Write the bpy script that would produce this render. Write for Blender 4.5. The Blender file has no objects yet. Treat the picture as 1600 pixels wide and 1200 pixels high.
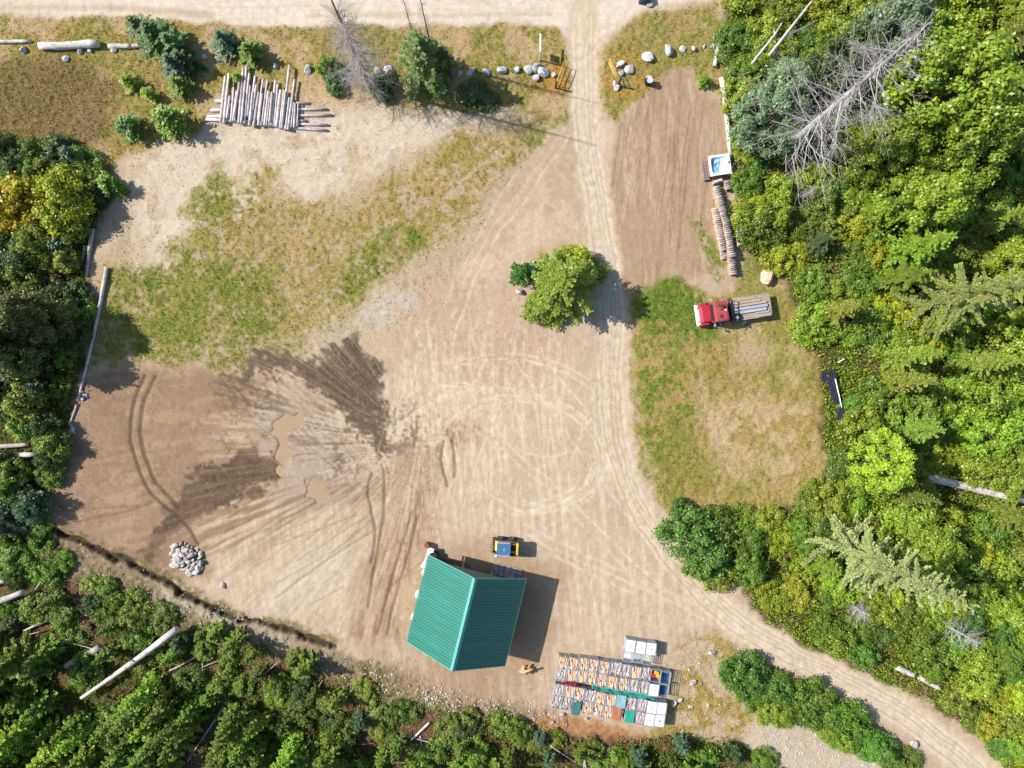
import bpy, bmesh, math, random
import numpy as np
from mathutils import Vector, Matrix, Euler

random.seed(11)
RNG = np.random.default_rng(11)
SC = bpy.context.scene
COL = SC.collection

# ------------------------------------------------------------------ camera, sky, sun, exposure
CAM_H = 70.0                      # drone altitude in metres
FPX = 1085.0                      # focal length in pixels of the 1600 px wide photograph
cam_d = bpy.data.cameras.new('camera')
cam_d.sensor_width = 36.0
cam_d.lens = 36.0 * FPX / 1600.0
cam_d.clip_start = 0.5
cam_d.clip_end = 2000.0
cam = bpy.data.objects.new('camera', cam_d)
cam.location = (0, 0, CAM_H)
COL.objects.link(cam)
SC.camera = cam

SUN_DIR = Vector((1.134, -0.286, -1.0)).normalized()      # the way the light travels
SUN_EL = math.asin(-SUN_DIR.z)
SUN_AZ = math.atan2(-SUN_DIR.x, -SUN_DIR.y)
world = bpy.data.worlds.new('World')
SC.world = world
world.use_nodes = True
wn = world.node_tree
sky = wn.nodes.new('ShaderNodeTexSky')
sky.sky_type = 'NISHITA'
sky.sun_disc = False
sky.sun_elevation = SUN_EL
sky.sun_rotation = SUN_AZ
wn.links.new(sky.outputs[0], wn.nodes['Background'].inputs[0])
wn.nodes['Background'].inputs[1].default_value = 0.10
sun_d = bpy.data.lights.new('sun', 'SUN')
sun_d.energy = 4.3
sun_d.angle = math.radians(0.55)
sun_d.color = (1.0, 0.94, 0.85)
sun = bpy.data.objects.new('sun', sun_d)
sun.rotation_euler = SUN_DIR.to_track_quat('-Z', 'Y').to_euler()
COL.objects.link(sun)
SC.view_settings.view_transform = 'Standard'
SC.view_settings.look = 'None'
SC.view_settings.exposure = 0.80
SC.view_settings.gamma = 1.0
SC.view_settings.use_curve_mapping = False
KEXP = 1.62                       # display value of a sunlit flat surface / its albedo

# ------------------------------------------------------------------ helpers
def P(x, y, h=0.0):
    """plan position (metres) of the survey point that lies at photo pixel x, y and height h"""
    k = (CAM_H - h) / FPX
    return ((x - 800.0) * k, (600.0 - y) * k)

def lin(c):
    c = np.asarray(c, dtype=np.float64) / 255.0
    return np.where(c <= 0.04045, c / 12.92, ((c + 0.055) / 1.055) ** 2.4)

def alb(r, g, b, k=KEXP):
    v = lin((r, g, b)) / k
    return tuple(np.clip(v, 0.004, 0.85))

TAB = RNG.random((8, 256, 256)).astype(np.float32)
def vnoise(x, y, seed=0):
    t = TAB[seed % 8]
    o = (seed * 37) % 256
    x = np.asarray(x, np.float32); y = np.asarray(y, np.float32)
    xi = np.floor(x).astype(np.int64); yi = np.floor(y).astype(np.int64)
    fx = x - xi; fy = y - yi
    fx = fx * fx * (3 - 2 * fx); fy = fy * fy * (3 - 2 * fy)
    x0 = (xi + o) & 255; x1 = (x0 + 1) & 255; y0 = (yi + o * 3) & 255; y1 = (y0 + 1) & 255
    a = t[y0, x0] * (1 - fx) + t[y0, x1] * fx
    b = t[y1, x0] * (1 - fx) + t[y1, x1] * fx
    return a * (1 - fy) + b * fy

def fbm(x, y, scale, seed=0, octv=4, gain=0.5):
    s = 0.0; a = 1.0; n = 0.0; f = 1.0 / scale
    for i in range(octv):
        s = s + a * vnoise(x * f + i * 17.3, y * f - i * 9.1, seed + i)
        n += a; a *= gain; f *= 2.03
    return s / n

def sstep(a, b, x):
    t = np.clip((x - a) / (b - a), 0, 1)
    return t * t * (3 - 2 * t)

def mat_new(name):
    m = bpy.data.materials.new(name)
    m.use_nodes = True
    return m, m.node_tree, m.node_tree.nodes['Principled BSDF']

MATS = {}
def mat(name, col, rough=0.7, metal=0.0, var=0.18, scale=6.0, bump=0.15, spec=0.35, obj_rand=0.0, stretch=None, col2=None, dist=0.02):
    """plain procedural surface: base colour broken up by two noises, with fine relief"""
    if name in MATS:
        return MATS[name]
    m, nt, b = mat_new(name)
    N = nt.nodes.new; L = nt.links.new
    tc = N('ShaderNodeTexCoord')
    src = tc.outputs['Object']
    if stretch:
        mp = N('ShaderNodeMapping'); mp.inputs['Scale'].default_value = stretch
        L(src, mp.inputs[0]); src = mp.outputs[0]
    n1 = N('ShaderNodeTexNoise'); n1.inputs['Scale'].default_value = scale; n1.inputs['Detail'].default_value = 5
    n2 = N('ShaderNodeTexNoise'); n2.inputs['Scale'].default_value = scale * 0.23; n2.inputs['Detail'].default_value = 3
    L(src, n1.inputs[0]); L(src, n2.inputs[0])
    r = N('ShaderNodeValToRGB')
    c = np.array(col)
    lo = np.clip(c * (1 - 1.6 * var), 0, 1); hi = np.clip(c * (1 + 1.4 * var), 0, 1)
    if col2 is not None:
        lo = np.array(col2)
    r.color_ramp.elements[0].color = (*lo, 1); r.color_ramp.elements[0].position = 0.3
    r.color_ramp.elements[1].color = (*hi, 1); r.color_ramp.elements[1].position = 0.7
    mx = N('ShaderNodeMix'); mx.data_type = 'FLOAT'; mx.inputs[0].default_value = 0.45
    L(n1.outputs[0], mx.inputs[2]); L(n2.outputs[0], mx.inputs[3])
    L(mx.outputs[0], r.inputs[0])
    out = r.outputs[0]
    if obj_rand:
        oi = N('ShaderNodeObjectInfo')
        mr = N('ShaderNodeMapRange'); mr.inputs[3].default_value = 1 - obj_rand; mr.inputs[4].default_value = 1 + obj_rand
        L(oi.outputs['Random'], mr.inputs[0])
        mm = N('ShaderNodeVectorMath'); mm.operation = 'SCALE'
        L(out, mm.inputs[0]); L(mr.outputs[0], mm.inputs['Scale'])
        out = mm.outputs[0]
    L(out, b.inputs['Base Color'])
    b.inputs['Roughness'].default_value = rough
    b.inputs['Metallic'].default_value = metal
    b.inputs['Specular IOR Level'].default_value = spec
    if bump:
        bp = N('ShaderNodeBump'); bp.inputs['Strength'].default_value = bump; bp.inputs['Distance'].default_value = dist
        L(n1.outputs[0], bp.inputs['Height']); L(bp.outputs[0], b.inputs['Normal'])
    MATS[name] = m
    return m

def link(o, parent=None):
    COL.objects.link(o)
    if parent is not None:
        o.parent = parent
    return o

def tag(o, label, cat, group=None, kind=None):
    o['label'] = label
    o['category'] = cat
    if group: o['group'] = group
    if kind: o['kind'] = kind
    return o

def empty(name, loc=(0, 0, 0), rz=0.0):
    o = bpy.data.objects.new(name, None)
    o.empty_display_size = 0.3
    o.location = loc
    o.rotation_euler = (0, 0, rz)
    return link(o)

def mesh_np(name, verts, faces, mats, mat_idx=None, smooth=False):
    """mesh from numpy arrays; faces is (n,3) or (n,4)"""
    me = bpy.data.meshes.new(name)
    verts = np.asarray(verts, np.float32); faces = np.asarray(faces, np.int32)
    n, k = faces.shape
    me.vertices.add(len(verts)); me.vertices.foreach_set('co', verts.ravel())
    me.loops.add(n * k); me.loops.foreach_set('vertex_index', faces.ravel())
    me.polygons.add(n)
    me.polygons.foreach_set('loop_start', np.arange(n, dtype=np.int32) * k)
    if mat_idx is not None:
        me.polygons.foreach_set('material_index', np.asarray(mat_idx, np.int32))
    me.polygons.foreach_set('use_smooth', np.full(n, bool(smooth)))
    for m in (mats if isinstance(mats, (list, tuple)) else [mats]):
        me.materials.append(m)
    me.update(calc_edges=True)
    return me

def add_obj(name, me, parent=None, loc=None, rz=None):
    o = bpy.data.objects.new(name, me)
    if loc is not None: o.location = loc
    if rz is not None: o.rotation_euler = (0, 0, rz)
    return link(o, parent)

def bm_obj(name, bm, m, parent=None, smooth=False, loc=None, rz=None):
    me = bpy.data.meshes.new(name)
    bm.to_mesh(me); bm.free()
    for x in (m if isinstance(m, (list, tuple)) else [m]):
        me.materials.append(x)
    if smooth:
        for p in me.polygons: p.use_smooth = True
    return add_obj(name, me, parent, loc, rz)

def bm_box(bm, x0, x1, y0, y1, z0, z1, bev=0.0, seg=2, mi=0):
    r = bmesh.ops.create_cube(bm, size=1.0)
    vs = r['verts']
    for v in vs:
        v.co = Vector(((x0 + x1) / 2 + v.co.x * (x1 - x0), (y0 + y1) / 2 + v.co.y * (y1 - y0), (z0 + z1) / 2 + v.co.z * (z1 - z0)))
    fs = {f for v in vs for f in v.link_faces}
    for f in fs: f.material_index = mi
    if bev:
        es = list({e for v in vs for e in v.link_edges})
        bmesh.ops.bevel(bm, geom=es, offset=bev, segments=seg, affect='EDGES', profile=0.6)

def box(name, m, parent, dims, bev=0.02, loc=None, rz=None):
    bm = bmesh.new()
    bm_box(bm, *dims, bev=bev)
    return bm_obj(name, bm, m, parent, loc=loc, rz=rz)

def bm_cyl(bm, p0, p1, r0, r1=None, n=10, mi=0, cap_mi=None):
    r1 = r0 if r1 is None else r1
    p0 = Vector(p0); p1 = Vector(p1)
    d = p1 - p0
    q = d.to_track_quat('Z', 'Y')
    ra = []; rb = []
    for i in range(n):
        a = 2 * math.pi * i / n
        e = Vector((math.cos(a), math.sin(a), 0))
        ra.append(bm.verts.new(p0 + q @ (e * r0))); rb.append(bm.verts.new(p1 + q @ (e * r1)))
    for i in range(n):
        f = bm.faces.new((ra[i], ra[(i + 1) % n], rb[(i + 1) % n], rb[i])); f.material_index = mi; f.smooth = True
    f = bm.faces.new(ra[::-1]); f.material_index = mi if cap_mi is None else cap_mi
    f = bm.faces.new(rb); f.material_index = mi if cap_mi is None else cap_mi

def bm_extrude_xz(bm, pts, y0, y1, inset=0.0, mi=0):
    """side profile (x, z) extruded from y0 to y1"""
    a = [bm.verts.new((x, y0, z)) for x, z in pts]
    b = [bm.verts.new((x, y1, z)) for x, z in pts]
    n = len(pts)
    bm.faces.new(a); bm.faces.new(b[::-1])
    for i in range(n):
        bm.faces.new((a[i], b[i], b[(i + 1) % n], a[(i + 1) % n]))
    bmesh.ops.recalc_face_normals(bm, faces=bm.faces[:])
    for f in bm.faces: f.material_index = mi

ORD = ['', 'second ', 'third ', 'fourth ', 'fifth ', 'sixth ', 'seventh ', 'eighth ', 'ninth ', 'tenth ', 'eleventh ', 'twelfth ',
       'thirteenth ', 'fourteenth ', 'fifteenth ', 'sixteenth ', 'seventeenth ', 'eighteenth ', 'nineteenth ', 'twentieth ']
def nth(i):
    if i < len(ORD): return ORD[i]
    n = i + 1
    suf = 'th' if 10 <= n % 100 <= 20 else {1: 'st', 2: 'nd', 3: 'rd'}.get(n % 10, 'th')
    return '%d%s ' % (n, suf)
FIRST = ['first '] + ORD[1:]
def nth1(i): return FIRST[i] if i < len(FIRST) else nth(i)

# ------------------------------------------------------------------ the ground sheet
STEP = 2.0
GX0, GX1, GY0, GY1 = -90.0, 1690.0, -80.0, 1280.0
nx = int((GX1 - GX0) / STEP) + 1; ny = int((GY1 - GY0) / STEP) + 1
gx, gy = np.meshgrid(np.linspace(GX0, GX1, nx, dtype=np.float32), np.linspace(GY0, GY1, ny, dtype=np.float32))
wx = (fbm(gx, gy, 34, 1) - 0.5) * 34 + (fbm(gx, gy, 9, 2, 3) - 0.5) * 14
wy = (fbm(gx, gy, 34, 3) - 0.5) * 34 + (fbm(gx, gy, 9, 4, 3) - 0.5) * 14

def poly_sd(pts, x, y):
    """signed distance, positive inside"""
    d2 = np.full(x.shape, 1e12, np.float32); ins = np.zeros(x.shape, bool)
    n = len(pts)
    for i in range(n):
        ax, ay = pts[i]; bx, by = pts[(i + 1) % n]
        ex, ey = bx - ax, by - ay
        t = np.clip(((x - ax) * ex + (y - ay) * ey) / (ex * ex + ey * ey + 1e-9), 0, 1)
        d2 = np.minimum(d2, (x - ax - t * ex) ** 2 + (y - ay - t * ey) ** 2)
        if ay != by:
            c = ((ay > y) != (by > y)) & (x < ex * (y - ay) / ey + ax)
            ins ^= c
    d = np.sqrt(d2)
    return np.where(ins, d, -d)

def region(pts, feather=8.0, warp=1.0):
    """soft mask of a plan polygon with a ragged edge"""
    xs = [p[0] for p in pts]; ys = [p[1] for p in pts]
    pad = feather + 40
    i0 = max(0, int((min(xs) - pad - GX0) / STEP)); i1 = min(nx, int((max(xs) + pad - GX0) / STEP) + 2)
    j0 = max(0, int((min(ys) - pad - GY0) / STEP)); j1 = min(ny, int((max(ys) + pad - GY0) / STEP) + 2)
    m = np.zeros((ny, nx), np.float32)
    s = (slice(j0, j1), slice(i0, i1))
    sd = poly_sd(pts, gx[s] + wx[s] * warp, gy[s] + wy[s] * warp)
    m[s] = sstep(-feather, feather, sd)
    return m

def catmull(pts, n=10):
    if len(pts) < 3: return pts
    out = []
    q = [pts[0]] + list(pts) + [pts[-1]]
    for i in range(1, len(q) - 2):
        p0, p1, p2, p3 = [np.array(v, float) for v in q[i - 1:i + 3]]
        for k in range(n):
            t = k / n
            out.append(tuple(0.5 * ((2 * p1) + (-p0 + p2) * t + (2 * p0 - 5 * p1 + 4 * p2 - p3) * t * t + (-p0 + 3 * p1 - 3 * p2 + p3) * t ** 3)))
    out.append(tuple(pts[-1]))
    return out

def stroke(pts, width, feather=2.0, warp=0.12, smooth=True):
    """soft mask of a band along a path; width is the half width in px"""
    if smooth: pts = catmull(pts, 6)
    xs = [p[0] for p in pts]; ys = [p[1] for p in pts]
    pad = width + feather + 8
    i0 = max(0, int((min(xs) - pad - GX0) / STEP)); i1 = min(nx, int((max(xs) + pad - GX0) / STEP) + 2)
    j0 = max(0, int((min(ys) - pad - GY0) / STEP)); j1 = min(ny, int((max(ys) + pad - GY0) / STEP) + 2)
    m = np.zeros((ny, nx), np.float32)
    if i1 <= i0 or j1 <= j0: return m
    s = (slice(j0, j1), slice(i0, i1))
    X = gx[s] + wx[s] * warp; Y = gy[s] + wy[s] * warp
    d2 = np.full(X.shape, 1e12, np.float32)
    for (ax, ay), (bx, by) in zip(pts[:-1], pts[1:]):
        ex, ey = bx - ax, by - ay
        t = np.clip(((X - ax) * ex + (Y - ay) * ey) / (ex * ex + ey * ey + 1e-9), 0, 1)
        d2 = np.minimum(d2, (X - ax - t * ex) ** 2 + (Y - ay - t * ey) ** 2)
    m[s] = 1 - sstep(width - feather, width + feather, np.sqrt(d2))
    return m

def streak(angle, along, across, seed):
    """noise drawn out along a direction (degrees in the plan, y down)"""
    a = math.radians(angle)
    u = gx * math.cos(a) + gy * math.sin(a); v = -gx * math.sin(a) + gy * math.cos(a)
    return fbm(u / along, v / across, 1.0, seed, 3)

TH = np.arctan2(gy - 692, -(gx - 655)); RD = np.hypot(gx - 655, gy - 692)
def radial(k, along, seed, octv=3):
    """streaks fanning out from where the machine turned"""
    return fbm(TH * k, RD / along, 1.0, seed, octv)
F1 = fbm(gx, gy, 4.2, 3, 2)                    # clods
N1 = fbm(gx, gy, 60, 5, 5); N2 = fbm(gx, gy, 22, 6, 4); N3 = fbm(gx, gy, 7, 7, 3); N4 = fbm(gx, gy, 110, 8, 3)
C = np.empty((ny, nx, 3), np.float32); C[:] = (203, 178, 147)
veg = np.zeros((ny, nx), np.float32)           # how much the fine grass texture shows
grav = np.full((ny, nx), 0.25, np.float32)     # how stony the surface is
Z = (fbm(gx, gy, 120, 3, 4) - 0.5) * 0.30 + (N3 - 0.5) * 0.05
def paint(col, m, veg_to=None, grav_to=None):
    global C, veg, grav
    m = np.clip(m, 0, 1)
    C += (np.array(col, np.float32) - C) * m[..., None]
    if veg_to is not None: veg += (veg_to - veg) * m
    if grav_to is not None: grav += (grav_to - grav) * m

# soil of the yard
paint((216, 193, 162), sstep(0.42, 0.62, N1) * 0.7)
paint((190, 160, 126), sstep(0.56, 0.7, N2) * 0.45)
# the long diagonal field: bare pale gravel, then patchy grass
field = region([(150, 560), (170, 400), (190, 300), (210, 200), (330, 150), (520, 150), (890, 130), (884, 185), (820, 260), (740, 380), (690, 450), (640, 480), (560, 540), (430, 560), (300, 575)], 14)
pale = region([(200, 330), (185, 290), (230, 215), (320, 205), (530, 160), (700, 170), (760, 165), (700, 215), (610, 260), (540, 290), (460, 330), (400, 345), (330, 300), (290, 390), (225, 425)], 22, 1.3)
paint((196, 176, 142), field, 0.35, 0.5)
paint((222, 205, 180), pale, 0.1, 0.8)
paint((206, 184, 150), pale * sstep(0.5, 0.62, N2) * 0.9, 0.25)
band = region([(885, 175), (850, 190), (700, 215), (620, 290), (540, 330), (420, 310), (440, 260), (380, 290), (300, 300), (300, 370), (230, 430), (165, 420), (145, 570), (300, 570), (470, 545), (560, 470), (660, 390), (750, 320), (800, 260)], 20, 1.3)
dry = band * sstep(0.36, 0.56, N2 * 0.55 + N3 * 0.45)
paint((176, 154, 92), dry * 0.85, 0.9, 0.2)
paint((152, 142, 70), band * sstep(0.42, 0.6, N3 * 0.35 + N1 * 0.35 + F1 * 0.3) * 0.8, 1.0, 0.1)
paint((188, 156, 98), band * sstep(0.55, 0.66, fbm(gx, gy, 26, 2, 4)) * 0.45, 0.9)
lush = region([(180, 430), (300, 380), (360, 400), (440, 420), (430, 500), (440, 545), (350, 560), (150, 560), (160, 470)], 22, 1.4)
lush = np.maximum(lush, region([(520, 420), (560, 375), (640, 350), (665, 380), (620, 430), (560, 460), (525, 470)], 14, 1.4))
lush = np.maximum(lush, 0.7 * region([(300, 290), (350, 270), (390, 330), (330, 370), (300, 350)], 14, 1.4))
lush = np.maximum(lush, 0.7 * region([(800, 220), (880, 165), (885, 190), (830, 230), (780, 250)], 10, 1.2))
paint((128, 134, 58), lush * sstep(0.30, 0.58, N2 * 0.35 + N3 * 0.35 + F1 * 0.3) * 0.75, 1.0, 0.15)
paint((100, 124, 42), lush * sstep(0.48, 0.66, N2 * 0.3 + fbm(gx, gy, 18, 1, 3) * 0.45 + F1 * 0.25) * 0.7, 1.0, 0.1)
paint((216, 198, 168), field * sstep(0.50, 0.66, N4 * 0.5 + N1 * 0.5) * (1 - lush) * (1 - band * 0.6) * 0.5, 0.35, 0.5)
paint((112, 130, 46), lush * sstep(0.45, 0.62, fbm(gx, gy, 48, 6, 3)) * sstep(0.3, 0.6, F1) * 0.4, 1.0, 0.1)
# strip between road and rocks
strip = region([(-90, 30), (200, 30), (400, 42), (650, 40), (860, 40), (886, 70), (888, 190), (840, 185), (780, 165), (700, 170), (600, 155), (480, 150), (330, 140), (310, 205), (180, 250), (140, 330), (-90, 330)], 8, 0.7)
paint((176, 156, 96), strip, 0.95, 0.25)
paint((136, 136, 64), strip * sstep(0.38, 0.58, N3 * 0.4 + N2 * 0.3 + F1 * 0.3) * 0.85, 1.0, 0.1)
paint((182, 146, 90), strip * sstep(0.54, 0.66, fbm(gx, gy, 30, 4, 4)) * 0.5, 0.9)
paint((205, 176, 138), strip * sstep(0.56, 0.66, fbm(gx, gy, 40, 7, 4)) * 0.7, 0.4, 0.4)
paint((212, 180, 140), region([(420, 140), (480, 110), (540, 130), (560, 165), (480, 165), (440, 160)], 16, 1.2) * 0.8, 0.3, 0.4)
paint((116, 96, 60), region([(-90, 90), (120, 90), (190, 130), (160, 215), (60, 240), (-90, 230)], 24, 1.2) * 0.75, 0.9, 0.2)
# strip at the gate's right
strip2 = region([(946, 175), (940, 110), (950, 75), (975, 45), (1010, 22), (1160, 8), (1160, 240), (1128, 150), (1100, 140), (1085, 108), (1060, 104), (1020, 140), (985, 165), (960, 195)], 7, 0.6)
paint((172, 152, 96), strip2, 0.95, 0.25)
paint((146, 146, 72), strip2 * sstep(0.42, 0.56, N3 * 0.6 + N2 * 0.4) * 0.85, 1.0, 0.1)
paint((188, 146, 74), region([(940, 150), (945, 80), (985, 60), (1000, 110), (1040, 140), (985, 160)], 14, 1.0) * sstep(0.38, 0.55, N2) * 0.8, 1.0)
paint((194, 138, 70), region([(850, 95), (885, 92), (888, 140), (850, 140)], 10, 1.0) * 0.75, 0.9)
paint((196, 184, 160), region([(1020, 18), (1150, 5), (1160, 45), (1120, 60), (1060, 40)], 10, 1.2) * sstep(0.4, 0.6, N2) * 0.7, 0.3, 0.6)
# brown parking pad by the hot tub
pad = region([(965, 200), (1048, 106), (1080, 106), (1100, 150), (1128, 160), (1140, 300), (1118, 330), (1122, 420), (1060, 445), (968, 462), (955, 300)], 7, 0.5)
paint((186, 157, 124), pad, 0.0, 0.15)
paint((200, 174, 142), pad * sstep(0.5, 0.68, streak(82, 60, 7, 2)) * 0.7)
paint((168, 136, 104), pad * sstep(0.54, 0.7, streak(96, 70, 5, 5)) * 0.55)
# grass right of the driveway
rf = region([(985, 560), (992, 470), (1040, 440), (1130, 470), (1180, 420), (1165, 330), (1180, 300), (1260, 440), (1290, 600), (1310, 800), (1180, 830), (1100, 790), (1040, 800), (1008, 740), (990, 650)], 9, 0.8)
paint((178, 154, 98), rf, 0.95, 0.15)
paint((146, 142, 62), rf * sstep(0.42, 0.56, N3 * 0.55 + N2 * 0.45) * 0.8, 1.0, 0.1)
paint((198, 170, 118), region([(1090, 640), (1190, 600), (1290, 630), (1290, 770), (1160, 770), (1090, 720)], 40, 1.4) * sstep(0.4, 0.58, N2) * 0.85, 0.8)
paint((206, 184, 146), rf * sstep(0.46, 0.64, fbm(gx, gy, 70, 2, 4)) * 0.55, 0.6)
paint((138, 138, 62), rf * sstep(0.52, 0.68, fbm(gx, gy, 55, 7, 4)) * (0.4 + F1 * 0.4), 1.0)
paint((208, 184, 150), region([(1100, 640), (1180, 590), (1270, 640), (1290, 760), (1180, 770), (1110, 730)], 45, 1.5) * sstep(0.36, 0.6, N2 * 0.6 + F1 * 0.4) * 0.6, 0.5)
paint((202, 178, 148), region([(1130, 530), (1190, 520), (1200, 560), (1150, 575)], 16, 1.3) * 0.7, 0.3)
paint((94, 124, 36), region([(1000, 450), (1060, 440), (1112, 470), (1130, 520), (1080, 530), (1005, 530), (992, 500)], 12, 1.0) * sstep(0.3, 0.5, N2 * 0.5 + N3 * 0.5) * 0.9, 1.0)
paint((108, 132, 44), region([(990, 540), (1050, 540), (1090, 600), (1060, 690), (1010, 740), (995, 640)], 24, 1.3) * sstep(0.48, 0.6, N2 * 0.4 + N3 * 0.6) * 0.8, 1.0)
paint((112, 134, 46), region([(1080, 350), (1115, 350), (1130, 400), (1128, 440), (1095, 410)], 9, 1.0) * sstep(0.35, 0.5, N3) * 0.8, 0.9)
paint((120, 134, 54), region([(1160, 395), (1200, 380), (1230, 430), (1150, 440)], 10, 1.0) * 0.7, 0.9)
# forest floor
FR_POLY = [(1138, -80), (1140, 60), (1134, 140), (1146, 250), (1165, 330), (1178, 400), (1225, 440), (1255, 480), (1272, 560), (1288, 640), (1290, 765), (1240, 795), (1150, 800), (1140, 870), (1160, 930), (1200, 975), (1290, 1020), (1390, 1070), (1500, 1130), (1600, 1205), (1690, 1280), (1690, -80)]
FB_POLY = [(-90, 790), (60, 800), (85, 858), (200, 925), (300, 965), (440, 1005), (560, 1070), (640, 1100), (760, 1120), (880, 1150), (1060, 1150), (1130, 1150), (1230, 1200), (1250, 1280), (-90, 1280)]
FL_POLY = [(-90, 225), (120, 235), (175, 290), (150, 345), (135, 430), (140, 520), (118, 610), (102, 690), (85, 750), (62, 810), (-90, 810)]
HEDGE_POLY = [(1128, 1030), (1165, 1035), (1240, 1062), (1330, 1105), (1420, 1160), (1440, 1200), (1360, 1190), (1290, 1120), (1200, 1140), (1150, 1080)]
for k, pl in enumerate((FR_POLY, FB_POLY, FL_POLY)):
    f = region(pl, 10, 1.0)
    paint((104, 84, 56), f, 0.6, 0.3)
    paint((76, 82, 38), f * sstep(0.42, 0.6, N2) * 0.85, 0.9, 0.1)
    if k == 1:
        paint((112, 76, 52), f * sstep(0.5, 0.62, N1) * 0.7, 0.3, 0.3)
forest = np.maximum(np.maximum(region(FR_POLY, 4, 0.4), region(FB_POLY, 4, 0.4)), region(FL_POLY, 4, 0.4))
# gravel bank in front of the southern wood
bank = region([(70, 840), (130, 850), (220, 895), (330, 940), (450, 985), (520, 1020), (640, 1060), (760, 1090), (900, 1120), (860, 1150), (700, 1120), (560, 1085), (430, 1030), (300, 985), (190, 940), (90, 890)], 10, 0.9)
paint((150, 132, 102), bank, 0.3, 0.9)
paint((128, 116, 66), bank * sstep(0.5, 0.62, N2) * 0.8, 0.8, 0.5)
paint((188, 174, 148), region([(230, 905), (340, 950), (470, 1000), (450, 1020), (330, 975), (240, 930)], 9, 0.9) * 0.8, 0.1, 1.0)
paint((150, 120, 86), region([(560, 1010), (640, 1010), (720, 1050), (860, 1070), (870, 1125), (760, 1110), (640, 1075)], 14, 1.0) * 0.8, 0.1, 0.7)
paint((186, 130, 82), region([(850, 1105), (960, 1130), (1010, 1150), (960, 1160), (820, 1130)], 9, 1.0) * 0.8, 0.4, 0.4)
paint((112, 74, 58), region([(760, 1130), (900, 1150), (1000, 1160), (960, 1210), (700, 1200), (640, 1130)], 16, 1.2) * 0.6, 0.2, 0.4)
# dry ground right of the totes and the gravel slope below the hedge
tg = region([(1040, 1000), (1080, 975), (1150, 1000), (1170, 1060), (1190, 1130), (1120, 1160), (1010, 1150), (1045, 1090)], 12, 1.1)
paint((196, 176, 138), tg * 0.8, 0.5, 0.8)
paint((168, 146, 76), tg * sstep(0.42, 0.56, N2) * 0.85, 0.9, 0.6)
paint((206, 190, 164), region([(1190, 1120), (1290, 1110), (1370, 1170), (1400, 1230), (1190, 1230), (1150, 1160)], 12, 1.2) * 0.95, 0.1, 1.0)
# north road
road = region([(-90, -80), (1690, -80), (1690, -20), (1170, 2), (1040, 4), (1000, 16), (970, 40), (945, 60), (890, 60), (870, 44), (800, 37), (620, 38), (420, 40), (220, 27), (-90, 20)], 5, 0.35)
paint((232, 216, 196), road, 0.0, 0.45)
paint((220, 202, 176), road * sstep(0.5, 0.68, streak(1, 90, 5, 3)) * 0.7)
paint((206, 184, 152), stroke([(-90, 14), (80, 12), (200, 14), (330, 22)], 5, 4) * 0.7)
paint((214, 186, 148), stroke([(480, 24), (680, 24), (800, 22), (860, 22)], 3, 3) * 0.6)
# driveway from the road to the south east
DRIVE = [(912, 20), (914, 90), (914, 190), (930, 300), (944, 400), (955, 500), (952, 600), (964, 700), (1000, 800), (1060, 885), (1130, 958), (1215, 1012), (1310, 1060), (1410, 1118), (1500, 1185), (1590, 1270)]
drive = stroke(DRIVE, 25, 8, 0.5)
paint((218, 198, 170), drive, 0.0, 0.4)
# well travelled yard
yard = region([(640, 480), (760, 440), (900, 470), (985, 560), (990, 660), (1005, 760), (1090, 900), (1130, 980), (1050, 1000), (1040, 1040), (880, 1015), (870, 1110), (660, 1060), (520, 1000), (390, 950), (300, 880), (360, 800), (520, 780), (620, 700), (600, 600)], 26, 1.0)
paint((208, 185, 155), yard * 0.85, 0.0, 0.3)
paint((228, 210, 183), yard * sstep(0.46, 0.66, streak(85, 80, 4, 1)) * 0.6)
paint((204, 178, 142), yard * sstep(0.52, 0.68, streak(100, 70, 4, 6)) * 0.5)
paint((196, 164, 136), region([(640, 440), (760, 430), (860, 480), (880, 560), (760, 620), (640, 560), (610, 500)], 40, 1.2) * 0.5, 0.1, 0.4)
paint((204, 192, 178), region([(560, 480), (640, 455), (655, 470), (600, 500), (560, 500)], 8, 0.9) * 0.7)
# western yard: browner, damp
wy_ = region([(125, 590), (200, 578), (350, 580), (420, 600), (420, 720), (300, 800), (330, 900), (200, 890), (85, 830), (85, 760), (110, 680)], 12, 0.8)
paint((171, 142, 113), wy_, 0.0, 0.35)
paint((160, 130, 100), wy_ * sstep(0.5, 0.66, N1) * 0.6)
paint((192, 160, 120), wy_ * sstep(0.54, 0.68, streak(-10, 50, 8, 2)) * 0.6)
# grey silt flat round the puddles
silt = region([(395, 640), (440, 620), (500, 640), (560, 690), (570, 740), (540, 790), (470, 800), (420, 780), (400, 720)], 14, 0.8)
paint((190, 170, 148), silt, 0.0, 0.1)
# wet dark mud pushed about by the machine
west = 1 - sstep(600, 700, gx)
fan = region([(640, 690), (560, 640), (480, 590), (360, 600), (300, 700), (240, 860), (330, 900), (420, 960), (560, 1000), (650, 1000), (690, 800), (680, 720)], 30, 1.0)
R1 = radial(42, 60, 2); R2 = radial(75, 45, 5); R3 = radial(30, 90, 1)
paint((228, 210, 184), fan * sstep(0.50, 0.68, R1) * 0.4)
paint((178, 148, 114), fan * sstep(0.52, 0.70, R2) * 0.45)
mud1 = region([(345, 572), (420, 556), (480, 562), (520, 535), (556, 510), (582, 545), (604, 600), (612, 660), (625, 690), (590, 706), (540, 660), (470, 596), (410, 584), (380, 606)], 20, 1.5)
mm1 = sstep(0.27, 0.62, mud1 * (0.35 + 0.40 * R1 + 0.25 * R2 + 0.35 * (F1 - 0.5)))
paint((106, 89, 72), mm1 * 0.95, 0.0, 0.2)
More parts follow.
